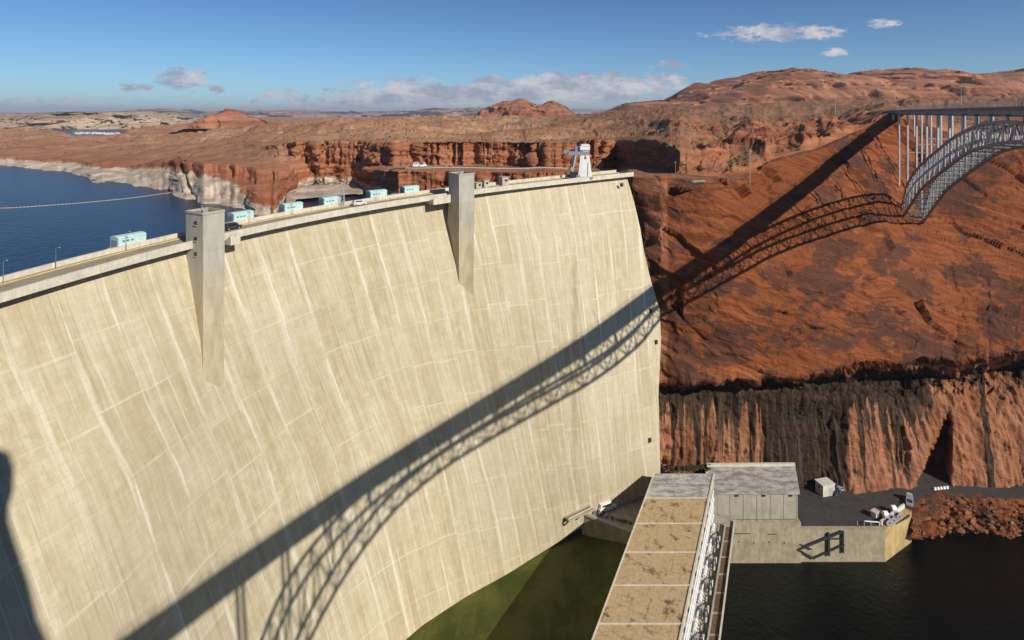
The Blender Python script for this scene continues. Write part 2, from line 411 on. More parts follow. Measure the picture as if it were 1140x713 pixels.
def hill_material():
    m, t, b = new_mat('butte_rock', 0.95, 0.1)
    p = t.pos(); x, y, z = t.sep(p)
    n = t.noise(p, 0.01, 7, 0.65)
    st = t.noise(t.xyz(t.m('MULTIPLY', x, 0.003), t.m('MULTIPLY', y, 0.003), t.m('ADD', t.m('MULTIPLY', z, 0.09), t.m('MULTIPLY', n, 2.0))), 1.0, 5, 0.65)
    g = t.noise(p, 0.09, 6, 0.75)
    c = t.mix(t.ramp(st, 0.34, 0.66), (0.24, 0.090, 0.046), (0.47, 0.215, 0.122))
    c = t.mix(t.m('MULTIPLY', t.ramp(g, 0.52, 0.68), 0.4), c, (0.17, 0.085, 0.05))
    c = t.mix(t.m('MULTIPLY', t.ramp(n, 0.5, 0.68), 0.45), c, (0.32, 0.17, 0.095))
    t.l.new(c, b.inputs['Base Color'])
    bump(t, b, t.m('ADD', st, t.m('ADD', n, g)), 0.8, 5)
    return m

def water_material(name, col, rough, wave, strength):
    m, t, b = new_mat(name, rough, 0.5)
    p = t.pos()
    n = t.noise(t.scale(p, (1, 1.0, 1)), wave, 4, 0.6)
    n2 = t.noise(p, wave * 0.12, 4, 0.6)
    c = t.mix(t.ramp(n2, 0.35, 0.68), col, tuple(x * 1.7 for x in col))
    t.l.new(c, b.inputs['Base Color'])
    b.inputs['IOR'].default_value = 1.33
    bump(t, b, t.m('ADD', n, t.m('MULTIPLY', n2, 0.6)), strength, 1.0)
    return m

def roof_material():
    m, t, b = new_mat('tan_roofing', 0.95, 0.15)
    p = t.pos()
    st = t.noise(t.scale(p, (1, 1, 1)), 0.26, 6, 0.7)
    st2 = t.noise(p, 0.9, 6, 0.7)
    # rotated so that sheet seams run with the building
    x, y, z = t.sep(p)
    ax = t.m('SUBTRACT', t.m('MULTIPLY', x, 0.907), t.m('MULTIPLY', y, 0.42))
    ay = t.m('ADD', t.m('MULTIPLY', x, 0.42), t.m('MULTIPLY', y, 0.907))
    sx = t.noise(t.xyz(t.m('MULTIPLY', ax, 1.4), t.m('MULTIPLY', ay, 0.12), 0.0), 1.0, 4, 0.7)
    sy = t.noise(t.xyz(t.m('MULTIPLY', ax, 0.12), t.m('MULTIPLY', ay, 1.4), 4.0), 1.0, 4, 0.7)
    c = t.mix(t.ramp(st2, 0.3, 0.7), (0.42, 0.305, 0.165), (0.54, 0.405, 0.23))
    c = t.mix(t.m('MULTIPLY', t.ramp(sx, 0.52, 0.70), 0.45), c, (0.25, 0.15, 0.07))
    c = t.mix(t.m('MULTIPLY', t.ramp(sy, 0.52, 0.70), 0.45), c, (0.25, 0.15, 0.07))
    blot = t.m('ADD', t.m('MULTIPLY', st, 0.72), t.m('MULTIPLY', t.m('ADD', sx, sy), 0.14))
    c = t.mix(t.m('MULTIPLY', t.ramp(blot, 0.515, 0.63), 0.85), c, (0.11, 0.062, 0.032))
    t.l.new(c, b.inputs['Base Color'])
    return m

def weathered_roof_material():
    m, t, b = new_mat('weathered_roof', 0.9, 0.2)
    p = t.pos()
    n = t.noise(t.scale(p, (0.5, 1.2, 1)), 0.35, 7, 0.72)
    n2 = t.noise(p, 1.3, 6, 0.72)
    c = t.mix(t.ramp(n, 0.36, 0.62), (0.24, 0.215, 0.19), (0.52, 0.50, 0.46))
    c = t.mix(t.m('MULTIPLY', t.ramp(n2, 0.5, 0.66), 0.7), c, (0.16, 0.13, 0.11))
    t.l.new(c, b.inputs['Base Color'])
    return m

M = {}
M['dam'] = dam_material()
M['rock'] = rock_material()
M['hill'] = hill_material()
M['pale_cliff'] = far_material('pale_cliff', (0.30, 0.20, 0.13), (0.46, 0.36, 0.26))
M['far_mesa'] = far_material('far_mesa', (0.20, 0.105, 0.075), (0.40, 0.24, 0.17), 0.02)
M['lake'] = water_material('lake_water', (0.0018, 0.013, 0.028), 0.25, 0.22, 0.30)
M['lake'].node_tree.nodes['Principled BSDF'].inputs['Specular IOR Level'].default_value = 0.36
M['river'] = water_material('river_water', (0.0008, 0.0020, 0.0014), 0.30, 0.55, 0.35)
M['tan_roof'] = roof_material()
M['old_roof'] = weathered_roof_material()
M['tower'] = plain('tower_concrete', (0.42, 0.40, 0.335), 0.9, 0.12, 0.25)
def shaft_material():
    m, t, b = new_mat('tower_shaft_concrete', 0.9, 0.2)
    p = t.pos(); x, y, z = t.sep(p)
    n = t.noise(t.scale(p, (1, 1, 0.25)), 0.35, 6, 0.65); g = t.noise(p, 1.6, 6, 0.7)
    lift = t.m('ABSOLUTE', t.m('SUBTRACT', t.m('FRACT', t.m('DIVIDE', z, 3.75)), 0.5))
    up = t.mix(t.ramp(n, 0.35, 0.65), (0.36, 0.345, 0.29), (0.45, 0.43, 0.365))
    dn = t.mix(t.ramp(n, 0.35, 0.65), (0.40, 0.325, 0.205), (0.52, 0.445, 0.305))
    c = t.mix(t.ramp(t.m('ADD', z, t.m('MULTIPLY', t.m('SUBTRACT', n, 0.5), 22.0)), -32.0, -50.0), up, dn)
    c = t.mix(t.m('MULTIPLY', t.ramp(g, 0.52, 0.7), 0.22), c, (0.25, 0.22, 0.17))
    c = t.mix(t.m('MULTIPLY', t.ramp(lift, 0.47, 0.49), 0.25), c, (0.55, 0.53, 0.46))
    t.l.new(c, b.inputs['Base Color'])
    return m
M['shaft'] = shaft_material()
M['crest'] = plain('crest_concrete', (0.45, 0.40, 0.31), 0.9, 0.18, 0.35)
M['road'] = plain('crest_paving', (0.33, 0.275, 0.19), 0.95, 0.22, 0.3)
M['asphalt'] = plain('asphalt', (0.050, 0.046, 0.042), 0.95, 0.35, 0.25)
M['conc'] = plain('grey_concrete', (0.36, 0.325, 0.25), 0.9, 0.22, 0.22)
M['wet_conc'] = plain('stained_concrete', (0.33, 0.285, 0.19), 0.9, 0.3, 0.3)
M['pale_conc'] = plain('pale_concrete', (0.58, 0.53, 0.43), 0.9, 0.2, 0.5)
M['steel'] = plain('grey_steel', (0.19, 0.19, 0.195), 0.55, 0.25, 0.4, 0.1, 0.5)
M['steel_light'] = plain('light_steel', (0.42, 0.425, 0.43), 0.5, 0.2, 0.4, 0.1, 0.5)
M['steel_mid'] = plain('bridge_steel', (0.42, 0.42, 0.425), 0.45, 0.35, 0.5, 0.1, 0.6)
M['deck'] = plain('bridge_deck', (0.17, 0.165, 0.165), 0.8, 0.2, 0.3)
M['white'] = plain('white_paint', (0.78, 0.78, 0.76), 0.55, 0.07, 0.5)
M['offwhite'] = plain('offwhite_paint', (0.60, 0.59, 0.53), 0.6, 0.15, 0.8)
M['teal'] = plain('pale_teal_paint', (0.47, 0.66, 0.64), 0.6, 0.10, 0.5)
M['blue'] = plain('blue_grey_paint_and_shade', (0.26, 0.27, 0.31), 0.55, 0.1, 0.5)  # door and car paint; on the crane arm it carries shade
M['dark'] = plain('dark_metal', (0.035, 0.035, 0.038), 0.6, 0.3, 1.0)
M['glass'] = plain('dark_glass', (0.012, 0.014, 0.016), 0.12, 0.1, 0.5, 0, 0.6)
M['rubber'] = plain('tyre_rubber', (0.02, 0.02, 0.02), 0.9, 0.1, 1)
def lawn_material():
    m, t, b = new_mat('lawn_grass', 0.95, 0.1)
    p = t.pos(); x, y, z = t.sep(p)
    n = t.noise(p, 0.06, 6, 0.65); g = t.noise(p, 1.2, 6, 0.75); n3 = t.noise(t.scale(p, (1, .3, 1)), 0.22, 6, 0.7)
    c = t.mix(t.ramp(n, 0.35, 0.65), (0.055, 0.070, 0.014), (0.125, 0.128, 0.033))
    c = t.mix(t.m('MULTIPLY', t.ramp(n3, 0.5, 0.68), 0.5), c, (0.150, 0.130, 0.05))
    c = t.mix(t.m('MULTIPLY', t.ramp(g, 0.5, 0.68), 0.5), c, (0.05, 0.07, 0.014))
    t.l.new(c, b.inputs['Base Color']); bump(t, b, g, 0.5, 0.3)
    return m
M['lawn'] = lawn_material()
M['shrub'] = plain('shrub_leaves', (0.055, 0.055, 0.028), 0.95, 0.4, 0.5)
M['green'] = plain('seep_plants', (0.034, 0.034, 0.014), 0.95, 0.5, 0.4)
M['rust_rock'] = plain('talus_rock', (0.20, 0.088, 0.045), .95, .55, .18)
M['rust'] = plain('rusty_steel', (0.26, 0.13, 0.055), 0.85, 0.3, 0.8)

# ------------------------------------------------------------------ water and air
LAKE_Z, RIVER_Z = -60.0, -166.0
def sheet(name, pts, mat):
    o = MB().poly(pts).build(name, mat); o['kind'] = 'structure'; return o

# ------------------------------------------------------------------ dam geometry (an arched, battered face)
CREST = np.polyfit([0, 205, 263.7, 290, 370, 474.4, 610, 658, 703], [337, 278, 265, 258.4, 241.6, 223.7, 207, 201.3, 196.4], 4)
def crest_v(u): return float(np.polyval(CREST, min(max(u, -70), 740)))
def crest_pt(u):                       # lower edge of the walkway overhang
    hgt = 29.0 * (1 + 0.2 * (570 - u) / 570)
    v = crest_v(u)
    Y = hgt * F / (v - V0)
    return at(u, v, Y)
_us = np.linspace(-70, 730, 321)
_cp = np.array([crest_pt(u)[:] for u in _us])
_arc = np.concatenate([[0], np.cumsum(np.linalg.norm(np.diff(_cp[:, :2], axis=0), axis=1))])
ARC = float(_arc[-1])
def crest_frame(u):
    """crest point, unit tangent (towards the far end), unit normal (downstream) at column u"""
    a, b = crest_pt(u - 2), crest_pt(u + 2)
    tg = Vector((b.x - a.x, b.y - a.y, 0)).normalized()
    return crest_pt(u), tg, Vector((tg.y, -tg.x, 0))
def crest_off(u, out, up):
    p, tg, n = crest_frame(u)
    return p + n * out + Vector((0, 0, up))
SHU = [-70, 0, 100, 170, 220, 300, 400, 500, 560, 600, 650, 690, 720, 745]
SHV = [880, 830, 760, 708, 660, 606, 536, 473, 437, 412, 381, 352, 330, 312]
SHB = [.46, .44, .40, .34, .26, .16, .06, .09, .19, .25, .36, .39, .42, .43]
BTU = [-70, 0, 100, 200, 300, 400, 470, 520, 560, 605, 650, 700, 735, 745]
BTV = [1200, 1120, 1040, 960, 870, 780, 722, 676, 645, 614, 586, 560, 545, 540]
BTY = [70, 76, 92, 112, 136, 165, 180.5, 189.5, 195.5, 203, 207.5, 214, 219, 220]
def dam_Y(u, v):
    vc = crest_v(u); p = crest_pt(u); q0 = 1 / p.y
    vs = np.interp(u, SHU, SHV); qs = q0 + float(np.mean([np.interp(u + o_, SHU, SHB) for o_ in (-36, -24, -12, 0, 12, 24, 36)] if u < 640 else np.interp(u, SHU, SHB))) * 1e-5 * (vs - vc)
    vb = np.interp(u, BTU, BTV); qb = 1 / (float(np.mean([np.interp(u + o_, BTU, BTY) for o_ in (-45, -30, -15, 0, 15, 30, 45)])) if u < 420 else np.interp(u, BTU, BTY))
    v = np.asarray(v, float)
    # smooth curve through crest, middle and toe
    q = (q0 * (v - vs) * (v - vb) / ((vc - vs) * (vc - vb)) + qs * (v - vc) * (v - vb) / ((vs - vc) * (vs - vb)) + qb * (v - vc) * (v - vs) / ((vb - vc) * (vb - vs)))
    return 1 / q

# where the face meets the rock at its far end: column as a function of v
CTV = [190, 200, 225, 250, 280, 310, 345, 380, 440, 520, 560]
CTU = [703, 704, 709, 712, 717, 724, 734.5, 736, 733, 735, 735]

dam_root = empty('arch_dam', crest_pt(300))
tag(dam_root, 'huge pale concrete arch dam with a long curved bridge shadow across its streaked face', 'dam')
BASE = Vector(dam_root.location)
def rel(o):                            # child meshes are written in world coordinates, so shift them to the root
    o.location = -BASE; return o

NU, NV = 330, 170
P = np.zeros((NU, NV, 3)); A1 = np.zeros((NU, NV)); A2 = np.zeros((NU, NV))
for i, s in enumerate(np.linspace(0, 1, NU)):
    u0 = -66 + s * (704 + 66)
    arc = np.interp(u0, _us, _arc)
    for j, tt in enumerate(np.linspace(0, 1, NV)):
        tt = tt ** 1.15
        # widen the sheet downwards so that it ends on the contact line with the rock
        vt = crest_v(u0); 
        for _ in range(3):
            uc = u0 if u0 < 560 else u0 + (np.interp(v_, CTV, CTU) - 704) * ((u0 - 560) / 144.0) if _ else u0
            vb = np.interp(uc, BTU, BTV)
            v_ = crest_v(uc) + tt * (vb - crest_v(uc))
        Y = float(dam_Y(uc, v_))
        p = at(uc, v_, Y)
        nrm = crest_frame(uc)[2]
        # block joints lean: they run in towards the middle of the arch as they go down
        lean = np.interp(uc, [-60, 70, 250, 430, 560, 640, 700], [.34, .31, .30, .27, .2, .15, .10]) * max(v_ - crest_v(uc), 0)
        arc = np.interp(uc - lean * (0.62 + 0.38 * min(lean / 60, 1.2)), np.concatenate([[-400], _us]), np.concatenate([[-_arc[-1] * .55], _arc]))
        back = 1.9 * max(0.0, 1 - tt * 60)     # the face stands back under the walkway
        p = p - nrm * 3.3 * max(0.0, 1 - tt / 0.16)
        P[i, j] = p[:]; A1[i, j] = arc; A2[i, j] = (crest_pt(u0).z - p.z)
P[:, 0, 2] += 0.6
rel(grid_mesh('face', P, M['dam'], {'arc': A1, 'depth': A2}, parent=dam_root, flip=True))

def strip(name, us, profile, mat, parent, cap=True):
    """sweep a closed (out, up) outline along the crest"""
    n = len(profile); vs = []; fs = []
    for u in us:
        vs += [crest_off(u, o, h)[:] for o, h in profile]
    for i in range(len(us) - 1):
        for k in range(n):
            a, b = i * n + k, i * n + (k + 1) % n
            fs.append((a, b, b + n, a + n))
    if cap:
        fs.append(tuple(range(n - 1, -1, -1))); L0 = (len(us) - 1) * n
        fs.append(tuple(range(L0, L0 + n)))
    me = bpy.data.meshes.new(name); me.from_pydata(vs, [], fs); me.update()
    o = link(name, me, mat, parent); 
    if parent is dam_root: rel(o)
    return o
UC = list(np.linspace(-66, 705, 150))
strip('crest_slab', UC, [(0.0, 0.0), (-0.02, 0.75), (-11.0, 0.75), (-11.0, -34.0), (-9.0, -34.0), (-4.8, -1.2), (-4.2, -0.06)], M['road'], dam_root)
strip('downstream_parapet', UC, [(0.25, -0.05), (0.25, 1.75), (-0.35, 1.75), (-0.35, 0.76), (0.0, 0.76), (0.02, -0.05)], M['pale_conc'], dam_root)
strip('upstream_parapet', UC, [(-10.6, 0.76), (-10.6, 1.85), (-11.3, 1.85), (-11.3, -0.6), (-11.0, -0.6), (-11.0, 0.76)], M['pale_conc'], dam_root)
strip('kerb', UC, [(-8.6, 0.76), (-8.6, 0.92), (-9.1, 0.92), (-9.1, 0.76)], plain('kerb_paint', (0.62, 0.50, 0.18), 0.8, 0.15, 0.5), dam_root)
strip('walkway', UC, [(-0.4, 0.76), (-0.4, 0.93), (-2.2, 0.93), (-2.2, 0.76)], M['crest'], dam_root)
# small drain openings high on the face near the far end and a few lower down
def face_box(u, v, wd, ht, name='drain_opening'):
    n = crest_frame(min(u, 690))[2]; p = at(u, v, float(dam_Y(u, v)))
    rz = math.atan2(n.y, n.x) + math.pi / 2
    rel(MB().box(p + n * 0.05, (wd * .75, 0.9, ht * .72), rz).build(name, M['dark'], dam_root))
for u, v in ((692, 206), (724, 346), (730, 381), (723, 490)): face_box(u, v, 1.5, 2.0)

# ------------------------------------------------------------------ canyon wall across the river
WALL = {  # column: ten (v, distance) rows - brow, upper wall, ledge lip, undercut, lower wall, base
    684: [(200, 285), (230, 278), (275, 270), (325, 262), (424, 250), (430, 250), (440, 248), (482, 246), (530, 244), (600, 243)],
    704: [(197.5, 262), (228, 258), (275, 252), (325, 246), (424, 236), (430, 238), (440, 234), (482, 232), (530, 231), (600, 231)],
    718: [(198, 257), (228, 252), (275, 246), (325, 240), (424, 231), (430, 236), (440, 230), (482, 228), (530, 227), (600, 227)],
    736: [(198.5, 251), (228, 246), (275, 240), (325, 236), (424, 229), (430, 236), (440, 232), (482, 231), (530, 231), (600, 231)],
    752: [(199.5, 249), (229, 244), (277, 238), (328, 233), (424, 226), (430, 239), (440, 237), (482, 237), (530, 238), (600, 238)],
    800: [(203, 249), (230, 244), (280, 237), (330, 232), (424, 227), (430, 241), (440, 239), (482, 239), (530, 240), (600, 240)],
    835: [(196, 264), (225, 254), (270, 243), (325, 234), (423, 229), (430, 243), (440, 241), (482, 240), (530, 240), (600, 240)],
    860: [(180, 284), (215, 266), (255, 248), (320, 237), (420, 231), (429, 249), (442, 243), (482, 240), (530, 240), (600, 240)],
    910: [(168, 305), (200, 282), (245, 260), (320, 244), (412, 235), (426, 256), (444, 246), (482, 242), (535, 240), (600, 240)],
    950: [(150, 331), (185, 308), (235, 284), (310, 258), (405, 240), (424, 266), (444, 250), (490, 244), (543, 242), (605, 241)],
    985: [(137, 346), (180, 330), (240, 307), (310, 270), (402, 245), (423, 272), (444, 255), (490, 248), (544, 243), (605, 242)],
    1014: [(132, 353), (180, 342), (246, 322), (310, 280), (400, 248), (421, 274), (443, 256), (490, 249), (545, 244), (605, 243)],
    1060: [(150, 353), (190, 340), (250, 322), (310, 286), (398, 252), (416, 274), (440, 258), (490, 250), (545, 245), (605, 243)],
    1140: [(165, 351), (200, 337), (250, 318), (310, 288), (394, 256), (410, 274), (434, 260), (490, 250), (552, 245), (605, 243)],
    1260: [(165, 350), (200, 335), (250, 316), (310, 288), (392, 256), (403, 266), (440, 257), (490, 250), (556, 245), (610, 243)],
    1420: [(165, 345), (200, 330), (250, 312), (310, 286), (392, 256), (403, 264), (440, 257), (490, 250), (556, 245), (610, 243)]}
ku = sorted(WALL)
for k_ in ku:
    v0_, Y0_ = WALL[k_][0]; z0_ = -(v0_ - V0) / F * Y0_
    WALL[k_].insert(0, (V0 - (z0_ + .6) * F / (Y0_ + 11), Y0_ + 11))
rows_n = [14, 30, 36, 36, 60, 12, 10, 30, 34, 26]
ucol = np.concatenate([np.linspace(684, 760, 90, endpoint=False), np.linspace(760, 1150, 420, endpoint=False), np.linspace(1150, 1420, 70)])
tab = np.array([WALL[k] for k in ku], float)             # station, row, (v, Y)
def smooth_interp(x, xs, ys):
    # interpolate, averaged over a small window so that station lines do not show as creases
    return np.mean([np.interp(x + o, xs, ys) for o in (-9, -5, 0, 5, 9)], axis=0)
ctrl = np.stack([[smooth_interp(ucol, ku, tab[:, r, c]) for c in (0, 1)] for r in range(11)], 0)   # row, (v,Y), col
g0 = ucol < 765
for r in range(11):
    for c in (0, 1): ctrl[r, c, g0] = np.interp(ucol[g0], ku, tab[:, r, c])
# the ledge is ragged
jag = 2.2 * fbm(ucol * 0.045, ucol * 0, ucol * 0, 4, 0.55, 3)
for r in (5, 6, 7): ctrl[r, 0] += jag * (1 if r < 7 else 0.5)
vv, YY, band = [], [], []
for r in range(10):
    n = rows_n[r]
    for k in range(n):
        t_ = k / n
        vv.append(ctrl[r, 0] * (1 - t_) + ctrl[r + 1, 0] * t_)
        z0, z1 = (V0 - ctrl[r, 0]) * ctrl[r, 1], (V0 - ctrl[r + 1, 0]) * ctrl[r + 1, 1]
        zz = z0 * (1 - t_) + z1 * t_
        YY.append(ctrl[r, 1] * (1 - t_) + ctrl[r + 1, 1] * t_)
        vv[-1] = V0 - zz / YY[-1]
        band.append(r - 1 + t_)
vv, YY, band = np.array(vv).T, np.array(YY).T, np.array(band)
UU = np.repeat(ucol[:, None], vv.shape[1], 1)
UU = UU + (6.5 * fbm(vv * .022, vv * 0, vv * 0, 4, .6, 19) + 3 * vnoise(vv * .11, vv * 0, vv * 0, 20)) * np.exp(-((UU - 748) / 15) ** 2)
# a deep cleft in the lower wall, and the shallow alcove behind the workshop
tri = np.clip((UU - (1056 - (vv - 458) * 0.50)) / 3.0, 0, 1) * np.clip((1060 - UU) / 3.0, 0, 1) * np.clip((vv - 458) / 6, 0, 1)
YY = YY + tri * 13
alc = np.exp(-((UU - 905) / 26) ** 2) * np.clip((vv - 440) / 20, 0, 1)
YY = YY + alc * 5
W = np.stack([(UU - U0) / F * YY, YY, -(vv - V0) / F * YY], -1)
def grid_normals(G):
    du = np.gradient(G, axis=0); dv = np.gradient(G, axis=1)
    n = np.cross(du, dv); n /= np.linalg.norm(n, axis=-1, keepdims=True) + 1e-9
    n *= np.sign(-(n * G).sum(-1, keepdims=True)); return n
N = grid_normals(W)
x, y, z = W[..., 0], W[..., 1], W[..., 2]
up_band = np.clip((4.2 - band) / 0.4, 0, 1)[None, :] * np.ones_like(x)
dist_ = 5 * fbm(x * .02, y * .02, z * .02, 3, .5, 41)
bedc = z * 0.30 + x * 0.10 + dist_
saw = lambda q: (q - np.floor(q)) ** 1.6
bedw = bedc + 2.2 * fbm(x * .05, y * .05, z * .05, 3, .5, 44)
ledges = 1.5 * saw(bedw / 7.0) * np.clip(.6 + vnoise(x * .02, y * .02, z * .04, 46), 0, 1.4) + 0.55 * saw(bedw / 2.1 + .3) * np.clip(.5 + vnoise(x * .035, y * .035, z * .06, 48), 0, 1.3)
vj = np.abs(vnoise(x * .045 + y * .03, y * .01, z * .006, 49))
joints = -0.9 * np.clip(1 - vj / .035, 0, 1) * np.clip(.5 + 1.4 * vnoise(x * .015, y * .015, z * .02, 50), 0, 1)
wx, wy, wz = x + 3 * fbm(x * .03, y * .03, z * .03, 3, .5, 141), y, z + 2 * fbm(x * .03, y * .03, z * .03, 3, .5, 142)
blk_ = 1.8 * blocks(wx * .036, wy * .030, (wz + .32 * wx) * .075, 151, .9) + 0.42 * blocks(wx * .10, wy * .08, (wz + .32 * wx) * .20, 161, .9) + 0.16 * blocks(wx * .28, wy * .22, (wz + .3 * wx) * .5, 171, .8)
blk_ = blk_ * np.clip(.75 + .6 * vnoise(x * .012, y * .012, z * .016, 181), .25, 1.3)
topb = 1 + 0.9 * np.clip(1.2 - np.abs(band - .5), 0, 1)[None, :]
d_up = blk_ * topb + .38 * ledges * topb + .8 * joints + 1.4 * fbm(x * .016, y * .016, z * .02, 3, .5, 5) + .55 * fbm(x * .03, y * .03, bedc * .35, 4, .5, 9) + 0.12 * fbm(x * .5, y * .5, z * .6, 3, .6, 15)
slab = 0 * x
d_lo = 0.8 * blocks(x * .11, y * .10, z * .025, 191, .6) + 0.45 * blocks(x * .3, y * .25, z * .09, 195, .7) + 0.9 * fbm(x * .10, y * .10, z * .02, 3, .55, 21) + 0.8 * ridged(x * .22, y * .2, z * .03, 3, .5, 25) + 0.3 * fbm(x * .6, y * .6, z * .5, 3, .6, 27)
edge = np.clip((UU - 712) / 34, 0.15, 1)
ends = np.clip((band[None, :] + .6) / 0.9, 0.3, 1)
W = W + N * ((d_up + slab) * up_band + d_lo * (1 - up_band))[..., None] * edge[..., None] * ends[..., None]
lowm = np.clip((band - 4.25) / 0.2, 0, 1)
fade = np.interp(band, [4.2, 4.45, 5.5, 6.3, 7, 8.2, 9], [0, 2.4, 2.2, 1.35, 1.02, 0.86, 0.80])  # near-black under the lip: undercut shade painted in over the seep stain
ufac = np.interp(ucol, [690, 760, 850, 862, 930, 945, 985, 1015, 1045, 1080, 1105, 1140, 1300], [.46, .44, .47, .76, .80, .48, .45, .42, .24, .22, .22, .30, .40])
streak = fade[None, :] * ufac[:, None] * lowm[None, :]
# one long dark seep at the right
streak = np.maximum(streak, (np.exp(-((UU - (1091 + (vv - 400) * 0.07)) / 4.2) ** 2) * 1.25) * lowm[None, :])
streak = streak * np.clip(1 - tri, 0, 1)
plants = np.exp(-((band - 5.15) / 0.55) ** 2)[None, :] * np.interp(ucol, [690, 860, 960, 1060, 1140], [.35, .6, .55, .35, .35])[:, None]
plants = np.maximum(plants, 0.75 * np.exp(-((UU - 890) / 45) ** 2) * np.exp(-((vv - 462) / 9) ** 2))
wall_o = grid_mesh('canyon_wall', W, M['rock'], {'streak': streak, 'ring': 0 * UU, 'flat': np.clip((0.0 - band) / 0.5, 0, .6)[None, :] + 0 * UU, 'wall': np.ones_like(UU) * np.clip((UU - 735) / 20, 0, 1), 'plants': plants})
wall_o['kind'] = 'structure'

# ------------------------------------------------------------------ far bank, upstream cliffs and desert
ST = {  # column: nine (distance, v) stations - under water, foot, first top, bench, second top, near, middle, far flats, beyond
    -60: [(560, 191), (690, 183.5), (728, 173), (900, 166), (1000, 159), (1400, 152), (2000, 145.5), (3500, 136.8), (7000, 131)],
    0: [(530, 193), (665, 185.5), (703, 174), (880, 166), (1000, 158.5), (1400, 151.5), (2000, 145), (3500, 136.6), (7000, 131)],
    70: [(460, 202), (590, 193), (640, 177), (800, 170), (950, 160.5), (1350, 152.4), (1584, 152), (2030, 147.3), (7000, 132.5)],
    110: [(420, 210), (550, 198), (610, 179.5), (760, 170.5), (900, 160.5), (1350, 152.3), (1584, 151.8), (2030, 147.3), (7000, 132.5)],
    145: [(390, 216), (512, 203.5), (575, 182.5), (700, 172.5), (850, 161.5), (1300, 151.5), (1584, 148.2), (2030, 145), (7000, 132)],
    200: [(320, 236), (432, 218), (470, 182), (560, 176), (700, 164), (1000, 153), (1500, 145.5), (2200, 140.5), (7000, 131)],
    260: [(290, 250), (396, 226), (440, 186), (540, 175), (650, 162), (1000, 149.5), (1500, 142), (2200, 137.5), (7000, 131)],
    305: [(270, 262), (354, 238), (420, 192), (480, 177), (520, 163), (900, 149), (1500, 140.5), (2500, 135), (7000, 131)],
    330: [(400, 225), (462, 212), (470, 192), (476, 176), (484, 161), (860, 147.5), (1500, 139.5), (2500, 134.5), (7000, 131)],
    395: [(430, 218), (468, 210), (474, 190), (478, 175), (484, 159.5), (850, 146.5), (1500, 138.5), (2500, 133.8), (7000, 130.5)],
    404: [(420, 222), (460, 212), (464, 188.5), (472, 183.5), (480, 158.8), (840, 146), (1500, 138), (2500, 133.5), (7000, 130.5)],
    440: [(370, 232), (398, 225), (401, 189.5), (446, 183.3), (452, 157.8), (800, 145), (1500, 137), (2500, 133), (7000, 130)],
    500: [(370, 232), (395, 226), (398, 190), (440, 184), (448, 157.5), (800, 144), (1500, 136), (2500, 132), (7000, 130)],
    580: [(370, 232), (390, 227), (393, 191), (446, 184), (453, 157.5), (800, 143), (1500, 135), (2500, 131), (7000, 129)],
    600: [(370, 232), (386, 228), (389, 192), (418, 185.5), (425, 158), (780, 142.5), (1500, 134.5), (2500, 130.5), (7000, 129)],
    655: [(365, 233), (380, 229), (383, 194), (420, 188), (427, 158.5), (760, 141), (1400, 133), (2300, 128.5), (6000, 127)],
    686: [(300, 228), (310, 222), (314, 200), (432, 188.5), (438, 158.5), (740, 140), (1300, 131), (2000, 126), (5000, 124)],
    700: [(256, 203), (262, 197.5), (268, 196.3), (410, 188), (416, 158), (720, 139), (1250, 129.5), (1800, 123.5), (4000, 121)],
    725: [(253, 204), (259, 197.5), (264, 196.3), (345, 190.5), (352, 158.8), (700, 138), (1250, 128), (1700, 121), (3000, 117)],
    746: [(245, 206), (251, 199), (258, 196.8), (284, 193), (291, 164.5), (640, 136), (1200, 126.5), (1650, 118.5), (3000, 114)],
    757: [(243, 207), (249, 200), (256, 197.5), (266, 195), (275, 171), (620, 136), (1200, 126), (1650, 117.5), (3000, 113)],
    790: [(244, 210), (250, 203), (257, 201), (266, 197), (281, 180), (600, 144), (1200, 127), (1650, 117), (3000, 112)],
    835: [(258, 203), (264, 196), (270, 191), (280, 184), (300, 170), (600, 145), (1150, 128), (1600, 116.5), (3000, 111)],
    860: [(278, 187), (284, 180), (290, 176), (310, 170), (340, 163), (600, 146), (1100, 130), (1600, 116), (3000, 110)],
    910: [(299, 175), (305, 168), (312, 164.5), (330, 159.5), (360, 154), (600, 141), (1100, 127.5), (1600, 113.5), (3000, 108)],
    950: [(325, 157), (331, 150), (336, 147.5), (350, 144.5), (380, 140.5), (600, 133.5), (1100, 124.5), (1600, 112), (3000, 106)],
    985: [(340, 144), (346, 137), (352, 134), (362, 130.3), (400, 127.5), (600, 124.5), (1100, 119), (1600, 110), (3000, 104)],
    1014: [(347, 139), (353, 132), (358, 130), (366, 128.6), (400, 126.5), (600, 123.5), (1100, 118), (1600, 108.5), (3000, 103)],
    1060: [(347, 157), (353, 150), (358, 146), (375, 141.5), (420, 134.5), (600, 127), (1100, 118.5), (1600, 107.5), (3000, 102)],
    1140: [(345, 172), (351, 165), (358, 158), (380, 148), (430, 136), (600, 127), (1100, 118), (1600, 105.5), (3000, 100)],
    1260: [(344, 172), (350, 165), (358, 156), (380, 146), (430, 134), (600, 126), (1100, 117), (1600, 104), (3000, 99)],
    1420: [(339, 172), (345, 165), (358, 156), (380, 146), (430, 134), (600, 126), (1100, 117), (1600, 104), (3000, 99)]}
LAKE0 = -60.0
sk_ = sorted(ST)
stab = np.array([ST[k] for k in sk_], float)
tu = np.concatenate([np.linspace(-60, 300, 190, endpoint=False), np.linspace(300, 780, 420, endpoint=False), np.linspace(780, 1150, 260, endpoint=False), np.linspace(1150, 1420, 40)])
Yc = np.stack([np.interp(tu, sk_, stab[:, r, 0]) for r in range(9)]); zc = np.stack([np.interp(tu, sk_, -(stab[:, r, 1] - V0) / F * stab[:, r, 0]) for r in range(9)])
lk = tu < 688
